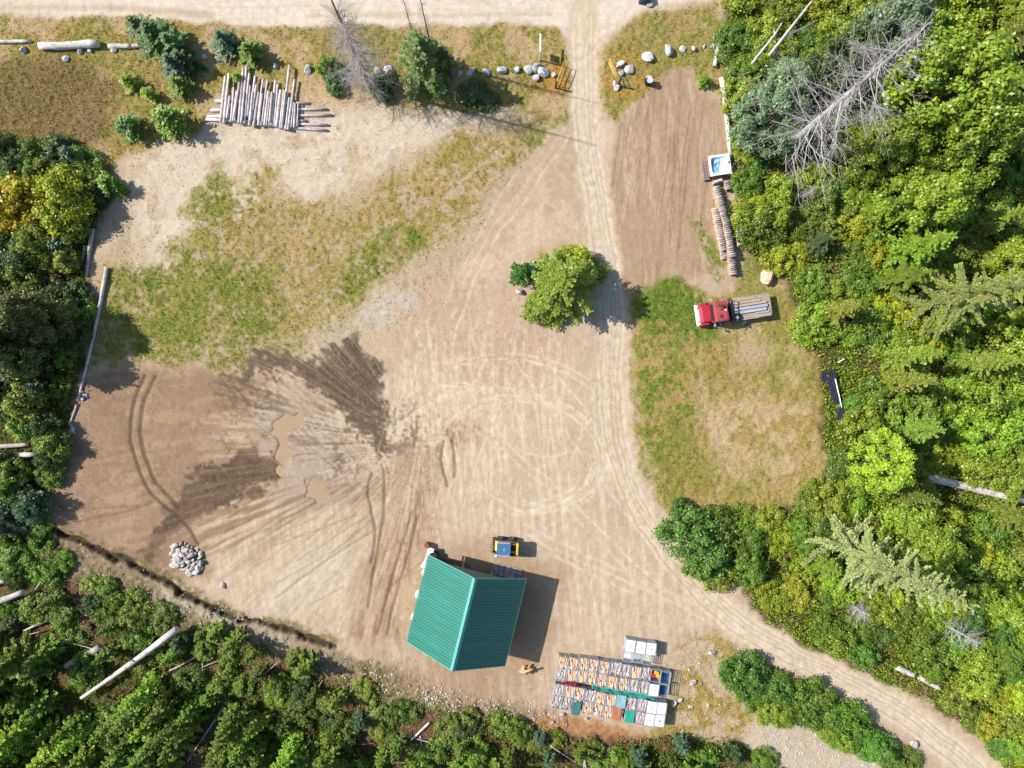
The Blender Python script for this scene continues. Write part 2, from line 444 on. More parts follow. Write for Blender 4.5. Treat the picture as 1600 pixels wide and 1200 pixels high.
paint((90, 76, 62), mm1 * sstep(0.46, 0.62, R2 * 0.6 + F1 * 0.4) * 0.75)
paint((168, 146, 118), mm1 * sstep(0.60, 0.70, F1) * 0.5)
paint((160, 138, 112), mm1 * sstep(0.52, 0.64, radial(64, 70, 6)) * 0.45)
mud1b = region([(350, 575), (480, 570), (600, 690), (640, 720), (520, 740), (440, 690), (380, 640)], 22, 1.2)
paint((134, 114, 93), mud1b * sstep(0.50, 0.68, R2 * 0.55 + F1 * 0.2 + N2 * 0.25) * 0.6)
mudl = region([(340, 572), (425, 562), (450, 612), (410, 652), (362, 646)], 24, 1.4)
paint((112, 94, 76), mudl * sstep(0.44, 0.60, F1 * 0.35 + N3 * 0.35 + R2 * 0.3) * 0.8)
mud2 = region([(245, 812), (292, 734), (330, 722), (390, 696), (440, 712), (448, 748), (400, 768), (330, 800), (240, 872), (200, 870)], 20, 1.4)
mm2 = sstep(0.25, 0.60, mud2 * (0.32 + 0.45 * R1 + 0.25 * R2 + 0.35 * (F1 - 0.5)))
paint((116, 94, 73), mm2 * 0.95, 0.0, 0.25)
paint((94, 78, 62), mm2 * sstep(0.46, 0.62, R2 * 0.6 + F1 * 0.4) * 0.75)
paint((166, 138, 106), mm2 * sstep(0.53, 0.65, radial(58, 70, 4)) * 0.4)
paint((158, 130, 98), region([(220, 880), (330, 790), (420, 762), (520, 752), (600, 735), (650, 700), (625, 760), (480, 810), (340, 870), (260, 910)], 18, 1.3) * sstep(0.44, 0.60, R1 * 0.6 + R2 * 0.4) * 0.85)
crumb = region([(540, 640), (600, 620), (690, 650), (740, 680), (690, 720), (600, 745), (500, 750), (520, 700)], 34, 1.2)
paint((118, 96, 78), crumb * sstep(0.48, 0.66, F1 * 0.6 + N2 * 0.4) * 0.65)
paint((226, 204, 176), crumb * (1 - sstep(0.34, 0.48, F1)) * 0.3)
paint((120, 100, 82), region([(600, 690), (640, 684), (650, 702), (620, 712)], 12, 1.2) * 0.7)
for q in ([(688, 662), (702, 660), (704, 682), (690, 684)], [(704, 660), (720, 658), (724, 700), (708, 704)], [(722, 660), (736, 658), (738, 690), (724, 692)], [(740, 664), (750, 662), (752, 682), (742, 684)]):
    paint((168, 132, 94), region(q, 6, 0.9) * sstep(0.30, 0.56, F1 * 0.5 + N3 * 0.5) * 0.9)
paint((140, 116, 94), region([(330, 690), (360, 670), (372, 690), (350, 705)], 12, 1.2) * sstep(0.4, 0.6, F1) * 0.7)
paint((150, 122, 94), wy_ * sstep(0.57, 0.66, F1 * 0.5 + N2 * 0.5) * 0.5)
# brown haul track past the shed
haul = region([(620, 720), (670, 705), (690, 760), (672, 860), (650, 930), (655, 1000), (555, 1000), (548, 930), (575, 860), (610, 790)], 26, 1.1)
paint((182, 152, 118), haul * 0.7, 0.0, 0.2)
paint((154, 124, 92), haul * sstep(0.50, 0.66, R2) * 0.65)
paint((214, 188, 152), haul * sstep(0.54, 0.68, R1) * 0.7)
paint((206, 182, 150), region([(640, 860), (668, 850), (660, 900), (645, 1000), (632, 1000)], 8, 0.8) * 0.8, 0.1, 0.5)
paint((224, 208, 184), region([(420, 900), (520, 850), (560, 850), (545, 960), (480, 960), (400, 950)], 30, 1.2) * 0.5)
paint((172, 136, 98), region([(660, 870), (780, 862), (880, 885), (870, 960), (850, 1060), (760, 1090), (640, 1050), (660, 960)], 34, 1.5) * 0.55)
# tyre marks: pale arcs and lines on the dry yard, dark ruts on the damp part
rut = np.zeros((ny, nx), np.float32)
light = np.zeros((ny, nx), np.float32); dark = np.zeros((ny, nx), np.float32)
def arc(cx, cy, r, a0, a1, sx=1.0, n=40):
    return [(cx + r * sx * math.cos(math.radians(a0 + (a1 - a0) * i / n)), cy + r * math.sin(math.radians(a0 + (a1 - a0) * i / n))) for i in range(n + 1)]
rs = random.Random(5)
for (cx, cy, r, a0, a1, sx) in [(822, 720, 76, 330, 500, 1.3), (822, 720, 84, 340, 500, 1.3), 
                                (800, 735, 112, 190, 345, 1.25), (800, 735, 119, 190, 345, 1.25), (770, 740, 130, 200, 330, 1.3), (770, 740, 137, 205, 330, 1.3),
                                (812, 722, 98, 200, 420, 1.25), (812, 722, 106, 190, 400, 1.25), (790, 700, 140, 215, 330, 1.25), (790, 700, 147, 220, 330, 1.25), (850, 735, 52, 10, 150, 1.3), (850, 735, 59, 10, 140, 1.3), (690, 720, 120, 250, 340, 1.2), (690, 720, 127, 250, 340, 1.2), (800, 640, 150, 30, 120, 1.2), (760, 760, 150, 230, 340, 1.3), (840, 700, 96, 0, 150, 1.1), (840, 700, 103, 10, 150, 1.1), (860, 640, 70, 60, 200, 1.2), (740, 690, 90, 190, 300, 1.1)]:
    light = np.maximum(light, stroke(arc(cx + rs.uniform(-4, 4), cy + rs.uniform(-3, 3), r, a0 + rs.uniform(0, 40), a1 - rs.uniform(0, 40), sx * rs.uniform(0.97, 1.05)), 1.6, 1.4, 0.14, False) * rs.uniform(0.6, 0.95))
for pts, w in [([(884, 200), (820, 290), (750, 390), (700, 520), (690, 640)], 1.8), ([(894, 205), (832, 296), (762, 396), (712, 524), (702, 644)], 1.8),
               ([(872, 200), (800, 280), (720, 420), (640, 600)], 1.8), ([(760, 560), (720, 640), (690, 720)], 1.8),
               ([(715, 560), (717, 700), (722, 820)], 1.6), ([(735, 560), (737, 700), (740, 830)], 1.6), ([(770, 570), (768, 700), (766, 830)], 1.6), ([(790, 570), (788, 690), (790, 830)], 1.6),
               ([(700, 640), (780, 700), (860, 770), (960, 870), (1050, 950)], 1.8), ([(712, 634), (792, 694), (872, 764), (972, 862), (1062, 940)], 1.8),
               ([(820, 820), (900, 860), (1000, 905), (1100, 950)], 2.2), ([(816, 832), (896, 872), (1000, 918), (1100, 966)], 2.2), ([(812, 842), (892, 882), (990, 928)], 1.8),
               ([(960, 640), (940, 720), (880, 800), (820, 850)], 1.7), ([(930, 600), (900, 700), (840, 790)], 1.5),
               ([(850, 560), (900, 620), (950, 700), (990, 780)], 1.6), ([(800, 560), (860, 640), (930, 740), (1000, 830)], 1.6)]:
    light = np.maximum(light, stroke(pts, w, 1.4, 0.2) * rs.uniform(0.35, 0.65))
for off in (-17, -9, -3, 4, 10, 17):
    pts = [(x + off + rs.uniform(-2, 2), y) if y < 760 else (x + off * 0.6, y - off * 0.8) for x, y in DRIVE]
    (light if True else dark)
    light = np.maximum(light, stroke(pts, 2.3, 2.0, 0.2) * 0.6)
for off in (-13, 0, 7, 14):
    pts = [(x + off, y) if y < 760 else (x + off * 0.6, y - off * 0.8) for x, y in DRIVE]
    dark = np.maximum(dark, stroke(pts, 1.2, 1.2, 0.25) * 0.16)
for i in range(60):                                        # fans of older tyre lines
    x0 = rs.uniform(640, 900); y0 = rs.uniform(480, 620); a = math.radians(rs.uniform(75, 112)); l = rs.uniform(90, 260)
    light = np.maximum(light, stroke([(x0, y0), (x0 + l * math.cos(a) * 0.5 + rs.uniform(-8, 8), y0 + l * 0.5), (x0 + l * math.cos(a), y0 + l)], 1.3, 1.2, 0.15) * rs.uniform(0.3, 0.7))
for i in range(22):
    x0 = rs.uniform(330, 620); y0 = rs.uniform(820, 950); a = math.radians(rs.uniform(-42, -20)); l = rs.uniform(50, 150)
    dark = np.maximum(dark, stroke([(x0, y0), (x0 + l * math.cos(a), y0 + l * math.sin(a))], 0.9, 1.0, 0.15) * rs.uniform(0.15, 0.45))
for i in range(30):
    x0 = rs.uniform(965, 1120); y0 = rs.uniform(120, 240); l = rs.uniform(80, 200)
    (dark if i % 2 else light)[:] = np.maximum((dark if i % 2 else light), stroke([(x0, y0), (x0 - rs.uniform(0, 30), y0 + l)], 0.9, 1.0, 0.15) * rs.uniform(0.2, 0.5) * pad)
for i in range(34):
    x0 = rs.uniform(350, 560); y0 = rs.uniform(560, 660); a = math.radians(rs.uniform(34, 48)); l = rs.uniform(40, 130)
    dark = np.maximum(dark, stroke([(x0, y0), (x0 + l * math.cos(a), y0 + l * math.sin(a))], 1.5, 1.4, 0.3) * rs.uniform(0.12, 0.35) * np.clip(mud1 + mud1b + silt * 0.5, 0, 1))
for pts, w, s in [([(228, 588), (212, 620), (205, 670), (208, 700), (222, 745), (246, 780), (290, 820), (310, 850)], 2.6, 0.8), ([(243, 590), (226, 625), (219, 670), (224, 705), (240, 748), (256, 768), (280, 795)], 2.8, 0.8),
                  ([(580, 740), (575, 770), (585, 830), (580, 880)], 2.0, 0.6), ([(600, 735), (600, 790), (590, 860), (575, 950)], 2.2, 0.5), ([(694, 690), (690, 720), (700, 760)], 2.2, 0.55), ([(708, 690), (712, 730), (710, 745)], 2.2, 0.5),
                  ([(645, 800), (620, 880), (590, 990)], 2.0, 0.5), ([(655, 805), (632, 885), (604, 990)], 2.0, 0.5), ([(430, 935), (520, 870), (600, 820)], 1.2, 0.4),
                  ([(80, 790), (160, 795), (240, 790)], 1.4, 0.35), ([(120, 815), (200, 800), (250, 780)], 1.4, 0.35)]:
    s_ = stroke(pts, w, 1.5, 0.12)
    dark = np.maximum(dark, s_ * s * (0.6 + 0.8 * N3)); rut = np.maximum(rut, s_)
soil = 1 - np.clip(forest + road * 0.6, 0, 1)
light *= (0.45 + 0.9 * sstep(0.3, 0.6, N3 * 0.5 + F1 * 0.5))
paint((238, 222, 195), light * soil * 0.68)
paint((104, 86, 68), dark * soil * 0.8)
# the ditch along the southern edge
DITCH = [(70, 822), (100, 838), (140, 850), (200, 882), (262, 910), (300, 932), (360, 962), (420, 976), (470, 990), (520, 1010)]
ditch = stroke(DITCH, 3.2, 3, 0.5)
dsh = stroke([(x + 1, y + 1) for x, y in DITCH], 15, 7, 0.5)
paint((110, 104, 56), stroke([(x + 3, y - 9) for x, y in DITCH], 6, 4, 0.6) * sstep(0.4, 0.6, N3) * 0.6, 0.8)
paint((66, 54, 40), stroke(DITCH, 5, 4, 0.6) * 0.85, 0.3, 0.3)
Z -= ditch * 0.45
Z += np.clip(dsh - ditch * 2, 0, 1) * 0.12
Z += bank * (N3 - 0.3) * 0.25
# puddles
PUDDLES = [[(430, 662), (446, 652), (464, 650), (476, 658), (470, 672), (452, 676), (446, 690), (456, 700), (452, 712), (440, 722), (430, 716), (432, 700), (440, 688), (432, 680), (410, 682), (406, 678), (424, 674)],
           [(478, 752), (500, 752), (511, 768), (508, 780), (490, 784), (478, 772)],
           [(432, 722), (440, 728), (446, 742), (440, 746), (430, 738)]]
pud = np.zeros((ny, nx), np.float32)
for p in PUDDLES: pud = np.maximum(pud, region(p, 7, 0.5))
pud = sstep(0.34, 0.66, pud + (N3 - 0.5) * 0.8 + (F1 - 0.5) * 0.5) * (pud > 0.02)
damp = np.zeros((ny, nx), np.float32)
for p in PUDDLES[:2]: damp = np.maximum(damp, region(p, 16, 0.8))
paint((160, 138, 114), damp * 0.7)
paint((178, 138, 92), pud)
flat = np.clip(region([(380, 630), (480, 610), (580, 690), (560, 810), (440, 810), (390, 740)], 20, 0.5), 0, 1)
Z = Z * (1 - flat) + flat * (0.02 + (N3 - 0.5) * 0.04)
Z = Z * (1 - pud) + pud * (-0.12)
Z -= rut * 0.07; Z -= light * 0.015; Z -= dark * 0.02
Z += veg * (N3 - 0.45) * 0.14
Z -= drive * 0.05
Z = Z.astype(np.float32)
def ground_z(px, py):
    fx = np.clip((np.asarray(px, float) - GX0) / STEP, 0, nx - 2); fy = np.clip((np.asarray(py, float) - GY0) / STEP, 0, ny - 2)
    i = fx.astype(int) if hasattr(fx, 'astype') else int(fx); j = fy.astype(int) if hasattr(fy, 'astype') else int(fy)
    return Z[j, i]
def PZ(px, py):
    x, y = P(px, py); return (x, y, float(ground_z(px, py)))

def ground_material():
    m, nt, b = mat_new('ground_soil')
    N = nt.nodes.new; L = nt.links.new
    tc = N('ShaderNodeTexCoord')
    ac = N('ShaderNodeAttribute'); ac.attribute_name = 'Col'
    av = N('ShaderNodeAttribute'); av.attribute_name = 'veg'
    ag = N('ShaderNodeAttribute'); ag.attribute_name = 'grav'
    def noise(scale, det=5, rough=0.6):
        n = N('ShaderNodeTexNoise'); n.inputs['Scale'].default_value = scale; n.inputs['Detail'].default_value = det; n.inputs['Roughness'].default_value = rough
        L(tc.outputs['Object'], n.inputs[0]); return n
    def maprange(src, a, b_, c, d):
        r = N('ShaderNodeMapRange'); r.inputs[1].default_value = a; r.inputs[2].default_value = b_; r.inputs[3].default_value = c; r.inputs[4].default_value = d
        L(src, r.inputs[0]); return r.outputs[0]
    def math_(op, a, b_):
        n = N('ShaderNodeMath'); n.operation = op
        for k, v in enumerate((a, b_)):
            if isinstance(v, (int, float)): n.inputs[k].default_value = v
            else: L(v, n.inputs[k])
        return n.outputs[0]
    def mixc(f, a, b_, blend='MIX'):
        n = N('ShaderNodeMix'); n.data_type = 'RGBA'; n.blend_type = blend
        if isinstance(f, (int, float)): n.inputs[0].default_value = f
        else: L(f, n.inputs[0])
        for k, v in ((6, a), (7, b_)):
            if isinstance(v, tuple): n.inputs[k].default_value = (*v, 1)
            else: L(v, n.inputs[k])
        return n.outputs[2]
    fine = noise(7.0, 4, 0.7); mid = noise(1.6, 2, 0.6); grain = noise(22.0, 1, 0.6)
    dirtf = maprange(fine.outputs[0], 0.3, 0.72, 0.84, 1.16)
    grassf = maprange(fine.outputs[0], 0.32, 0.68, 0.78, 1.24)
    f = N('ShaderNodeMix'); f.data_type = 'FLOAT'
    L(av.outputs['Fac'], f.inputs[0]); L(dirtf, f.inputs[2]); L(grassf, f.inputs[3])
    k = math_('MULTIPLY', f.outputs[0], maprange(mid.outputs[0], 0.3, 0.7, 0.94, 1.06))
    k = math_('MULTIPLY', k, maprange(grain.outputs[0], 0.3, 0.7, 0.90, 1.10))
    vm = N('ShaderNodeVectorMath'); vm.operation = 'SCALE'
    L(ac.outputs['Color'], vm.inputs[0]); L(k, vm.inputs['Scale'])
    col = vm.outputs[0]
    # straw and dead blades in the grass
    straw = noise(4.2, 2, 0.65)
    sf = math_('MULTIPLY', maprange(straw.outputs[0], 0.5, 0.7, 0.0, 0.4), av.outputs['Fac'])
    col = mixc(sf, col, alb(206, 182, 122))
    gr = noise(3.1, 2, 0.65)
    gf = math_('MULTIPLY', maprange(gr.outputs[0], 0.5, 0.72, 0.0, 0.4), av.outputs['Fac'])
    col = mixc(gf, col, alb(112, 122, 48))
    # pebbles
    vo = N('ShaderNodeTexVoronoi'); vo.inputs['Scale'].default_value = 4.2
    L(tc.outputs['Object'], vo.inputs[0])
    pb = math_('MULTIPLY', maprange(vo.outputs['Distance'], 0.16, 0.26, 1.0, 0.0), maprange(vo.outputs['Color'], 0.5, 0.62, 0.0, 1.0))
    sel = noise(0.9, 1, 0.6)
    pb = math_('MULTIPLY', pb, math_('MULTIPLY', ag.outputs['Fac'], maprange(sel.outputs[0], 0.42, 0.62, 0.1, 0.9)))
    col = mixc(pb, col, alb(232, 224, 212))
    vo2 = N('ShaderNodeTexVoronoi'); vo2.inputs['Scale'].default_value = 2.7
    L(tc.outputs['Object'], vo2.inputs[0])
    dk = math_('MULTIPLY', maprange(vo2.outputs['Distance'], 0.05, 0.11, 0.4, 0.0), maprange(sel.outputs[0], 0.5, 0.6, 0.0, 0.8))
    col = mixc(dk, col, alb(110, 86, 64))
    L(col, b.inputs['Base Color'])
    b.inputs['Roughness'].default_value = 0.95
    b.inputs['Specular IOR Level'].default_value = 0.15
    bp = N('ShaderNodeBump'); bp.inputs['Strength'].default_value = 0.55; bp.inputs['Distance'].default_value = 0.06
    hh = fine.outputs[0]
    L(hh, bp.inputs['Height']); L(bp.outputs[0], b.inputs['Normal'])
    return m
GROUND_M = ground_material()
_m = C.mean(axis=2, keepdims=True)
C = (_m + (C - _m) * (0.90 + 0.12 * veg[..., None])) * np.array((1.0, 0.997, 0.998), np.float32)
ALB = (lin(np.clip(C * (1 + (N3[..., None] - 0.5) * 0.10), 8, 250)) / KEXP).astype(np.float32)

cls = np.zeros((ny, nx), np.int8)                      # 0 dirt yard, 1 road, 2 driveway, 3 grass, 4 forest floor
cls[veg > 0.55] = 3
cls[forest > 0.5] = 4
cls[drive > 0.5] = 2
cls[road > 0.5] = 1
vx = ((gx - 800) * (CAM_H / FPX)).ravel(); vy = ((600 - gy) * (CAM_H / FPX)).ravel(); vz = Z.ravel()
jj, ii = np.meshgrid(np.arange(ny - 1), np.arange(nx - 1), indexing='ij')
a0 = (jj * nx + ii).ravel()
quads = np.stack([a0, a0 + nx, a0 + nx + 1, a0 + 1], 1)
fc = cls[:-1, :-1].ravel()
for k, nm in enumerate(('dirt_yard', 'road', 'driveway', 'grass_field', 'forest_floor')):
    q = quads[fc == k]
    u, inv = np.unique(q, return_inverse=True)
    me = mesh_np(nm, np.stack([vx[u], vy[u], vz[u]], 1), inv.reshape(-1, 4), GROUND_M, smooth=True)
    at = me.attributes.new('Col', 'FLOAT_COLOR', 'POINT')
    cc = np.ones((len(u), 4), np.float32); cc[:, :3] = ALB.reshape(-1, 3)[u]
    at.data.foreach_set('color', cc.ravel())
    for an, arr in (('veg', veg), ('grav', grav)):
        at = me.attributes.new(an, 'FLOAT', 'POINT'); at.data.foreach_set('value', arr.ravel()[u].astype(np.float32))
    o = add_obj(nm, me); o['kind'] = 'structure'
    o['label'] = {'dirt_yard': 'bare tan dirt yard crossed by tyre tracks', 'road': 'pale gravel road along the top of the photo',
                  'driveway': 'pale gravel driveway curving from the gate to the lower right', 'grass_field': 'patchy dry and green grass of the clearing',
                  'forest_floor': 'brown forest floor under the shrubs and trees'}[nm]
# land beyond the surveyed sheet
bm = bmesh.new()
bmesh.ops.create_grid(bm, x_segments=24, y_segments=24, size=600)
for v in bm.verts: v.co.z = -0.45
terr = bm_obj('terrain', bm, mat('outer_soil', alb(96, 92, 52), 0.95, var=0.3, scale=0.4, bump=0.0))
terr['kind'] = 'structure'; terr['label'] = 'surrounding forest land outside the clearing'
# puddle water
def water_material():
    m, nt, b = mat_new('muddy_water')
    N = nt.nodes.new; L = nt.links.new
    tc = N('ShaderNodeTexCoord'); n = N('ShaderNodeTexNoise'); n.inputs['Scale'].default_value = 0.7; n.inputs['Detail'].default_value = 3
    L(tc.outputs['Object'], n.inputs[0])
    r = N('ShaderNodeValToRGB'); r.color_ramp.elements[0].color = (*alb(184, 158, 124), 1); r.color_ramp.elements[1].color = (*alb(196, 172, 138), 1)
    L(n.outputs[0], r.inputs[0]); L(r.outputs[0], b.inputs['Base Color'])
    b.inputs['Roughness'].default_value = 0.06
    return m
WATER_M = water_material()
for k, p in enumerate(PUDDLES):
    cxp = np.mean([q[0] for q in p]); cyp = np.mean([q[1] for q in p])
    pts = []
    for (x, y) in p:
        d = math.hypot(x - cxp, y - cyp) + 1e-6
        pts.append(P(x + (x - cxp) / d * 9, y + (y - cyp) / d * 9))
    bm = bmesh.new()
    f = bm.faces.new([bm.verts.new((x, y, -0.045 - 0.004 * k)) for x, y in pts])
    bmesh.ops.triangulate(bm, faces=[f])
    bmesh.ops.recalc_face_normals(bm, faces=bm.faces[:])
    o = bm_obj('puddle', bm, WATER_M); o['kind'] = 'structure'
    o['label'] = ['branching ochre puddle in the muddy part of the yard', 'round ochre puddle at the lower end of the mud flat', 'small ochre puddle just below the branching puddle'][k]

# ------------------------------------------------------------------ materials for plants and wood
def leaf_material(name, trans=0.28, yellow=0.0):
    m = bpy.data.materials.new(name); m.use_nodes = True
    nt = m.node_tree; nt.nodes.clear()
    N = nt.nodes.new; L = nt.links.new
    out = N('ShaderNodeOutputMaterial')
    oi = N('ShaderNodeObjectInfo')
    av = N('ShaderNodeAttribute'); av.attribute_name = 'var'
    r = N('ShaderNodeMapRange'); r.inputs[3].default_value = 0.62; r.inputs[4].default_value = 1.42
    L(av.outputs['Fac'], r.inputs[0])
    vm = N('ShaderNodeVectorMath'); vm.operation = 'SCALE'
    L(oi.outputs['Color'], vm.inputs[0]); L(r.outputs[0], vm.inputs['Scale'])
    # some leaves turn towards yellow
    mx = N('ShaderNodeMix'); mx.data_type = 'RGBA'; mx.blend_type = 'MULTIPLY'
    yr = N('ShaderNodeMapRange'); yr.inputs[1].default_value = 0.8; yr.inputs[2].default_value = 1.0; yr.inputs[3].default_value = 0.0; yr.inputs[4].default_value = 0.9
    L(av.outputs['Fac'], yr.inputs[0]); L(yr.outputs[0], mx.inputs[0])
    L(vm.outputs[0], mx.inputs[6]); mx.inputs[7].default_value = (1.25, 1.08, 0.8, 1)
    d = N('ShaderNodeBsdfDiffuse'); t = N('ShaderNodeBsdfTranslucent'); g = N('ShaderNodeBsdfGlossy')
    g.inputs['Roughness'].default_value = 0.45; g.inputs['Color'].default_value = (0.9, 0.95, 0.85, 1)
    L(mx.outputs[2], d.inputs[0]); L(mx.outputs[2], t.inputs[0])
    s = N('ShaderNodeMixShader'); s.inputs[0].default_value = trans
    L(d.outputs[0], s.inputs[1]); L(t.outputs[0], s.inputs[2])
    s2 = N('ShaderNodeMixShader'); s2.inputs[0].default_value = 0.035
    L(s.outputs[0], s2.inputs[1]); L(g.outputs[0], s2.inputs[2])
    L(s2.outputs[0], out.inputs[0])
    return m
LEAF = leaf_material('leaf', 0.42); NEEDLE = leaf_material('needle', 0.30)
BARK = mat('bark', (0.13, 0.10, 0.075), 0.95, var=0.35, scale=5, bump=0.6, stretch=(1, 1, 0.25))
DEADWOOD = mat('dead_wood', (0.38, 0.36, 0.35), 0.9, var=0.25, scale=6, bump=0.4, obj_rand=0.12)
GREYLOG = mat('grey_log', (0.42, 0.385, 0.36), 0.9, var=0.26, scale=4, bump=0.4, obj_rand=0.14)
PALELOG = mat('pale_log', (0.55, 0.52, 0.48), 0.9, var=0.24, scale=3, bump=0.4, obj_rand=0.08, col2=(0.26, 0.235, 0.21))
POLE = mat('pole_wood', (0.56, 0.52, 0.52), 0.9, var=0.2, scale=5, bump=0.3, obj_rand=0.16, col2=(0.27, 0.235, 0.225))
CUTEND = mat('cut_end', (0.50, 0.33, 0.19), 0.9, var=0.2, scale=9, bump=0.2)
BIRCH = mat('birch_bark', (0.74, 0.72, 0.70), 0.85, var=0.1, scale=4, bump=0.3, col2=(0.34, 0.32, 0.30))
BRUSH = mat('brush_twigs', (0.26, 0.21, 0.185), 0.95, var=0.3, scale=5, bump=0.0, obj_rand=0.15)

def rhombi(c, u, v, var, mats_, name, extra=None):
    """leaf mesh: one diamond per row of c (centre), u and v (half axes)"""
    n = len(c)
    vs = np.empty((n, 4, 3), np.float32)
    vs[:, 0] = c - u; vs[:, 1] = c + v; vs[:, 2] = c + u; vs[:, 3] = c - v
    f = np.arange(n * 4, dtype=np.int32).reshape(n, 4)
    me = mesh_np(name, vs.reshape(-1, 3), f, mats_)
    at = me.attributes.new('var', 'FLOAT', 'POINT')
    at.data.foreach_set('value', np.repeat(var.astype(np.float32), 4))
    return me

def unit(a):
    return a / (np.linalg.norm(a, axis=1, keepdims=True) + 1e-9)

def frame(nrm, rg):
    t = unit(np.cross(nrm, rg.normal(size=nrm.shape)))
    return t, np.cross(nrm, t)

def limb_mesh(name, segs, m, sides=5):
    """tapered limbs; segs rows: x0 y0 z0 r0 x1 y1 z1 r1"""
    segs = np.asarray(segs, np.float64)
    n = len(segs)
    p0, r0, p1, r1 = segs[:, 0:3], segs[:, 3], segs[:, 4:7], segs[:, 7]
    d = unit(p1 - p0)
    ref = np.where(np.abs(d[:, 2:3]) > 0.9, np.array([[1.0, 0, 0]]), np.array([[0, 0, 1.0]]))
    a = unit(np.cross(d, ref)); b = np.cross(d, a)
    V = np.empty((n, sides * 2, 3), np.float32)
    for i in range(sides):
        t = 2 * math.pi * i / sides
        e = a * math.cos(t) + b * math.sin(t)
        V[:, i] = p0 + e * r0[:, None]; V[:, sides + i] = p1 + e * r1[:, None]
    F = []
    for i in range(sides):
        j = (i + 1) % sides
        F.append([i, j, sides + j, sides + i])
    F = np.array(F)[None] + (np.arange(n) * sides * 2)[:, None, None]
    return mesh_np(name, V.reshape(-1, 3), F.reshape(-1, 4), m, smooth=True)

def broadleaf(seed, R=1.6, H=2.4, nl=2600, leaf=0.17, lobes=11, flatness=0.8, lr=(0.08, 0.27), skirt_f=0.22):
    """leafy shrub or small tree: lobes of leaves carried by several stems"""
    rg = np.random.default_rng(seed)
    cs = []
    el = rg.uniform(0.8, 1.2)
    for i in range(lobes):
        a = rg.uniform(0, 2 * math.pi); q = rg.uniform(0, 1) ** 0.55 * 1.02
        z = H * (0.22 + 0.72 * (1 - 0.75 * q * q) * rg.uniform(0.35, 1.0))
        cs.append((math.cos(a) * q * R * el, math.sin(a) * q * R / el, z, R * rg.uniform(*lr)))
    cs = np.array(cs)
    w = cs[:, 3] ** 2; idx = rg.choice(lobes, nl, p=w / w.sum())
    dirn = unit(rg.normal(size=(nl, 3)) + np.array([0, 0, 0.35]))
    rad = np.abs(rg.normal(0.78, 0.34, nl))
    c = cs[idx, :3] + dirn * (cs[idx, 3] * rad)[:, None] * np.array([1, 1, flatness])
    skirt = rg.random(nl) < skirt_f                                   # low leaves down to the ground
    a = rg.uniform(0, 2 * math.pi, nl); q = np.sqrt(rg.uniform(0, 1, nl)) * R * 1.1
    c[skirt] = np.stack([np.cos(a) * q, np.sin(a) * q, rg.uniform(0.08, 0.5, nl) * H], 1)[skirt]
    c[:, 2] = np.maximum(c[:, 2], 0.06)
    nrm = unit(dirn * 0.7 + rg.normal(size=(nl, 3)) * 0.5 + np.array([0, 0, 0.8]))
    t, b = frame(nrm, rg)
    s = leaf * rg.uniform(0.6, 1.35, nl)
    var = np.clip(rg.normal(0.45, 0.2, nl) + 0.12 * np.sin(idx * 2.3), 0, 1)
    crown = rhombi(c, t * s[:, None], b * (s * 0.62)[:, None], var, [LEAF], 'leaf_crown')
    segs = []
    for i in range(lobes):
        m_ = cs[i, :3] * np.array([0.35, 0.35, 0.45]) + rg.normal(size=3) * 0.06
        r = 0.018 * R + 0.014
        segs.append([0.05 * rg.normal(), 0.05 * rg.normal(), -0.1, r * 1.6, *m_, r]); segs.append([*m_, r, *cs[i, :3], r * 0.4])
    return crown, limb_mesh('stems', segs, BARK, 5)

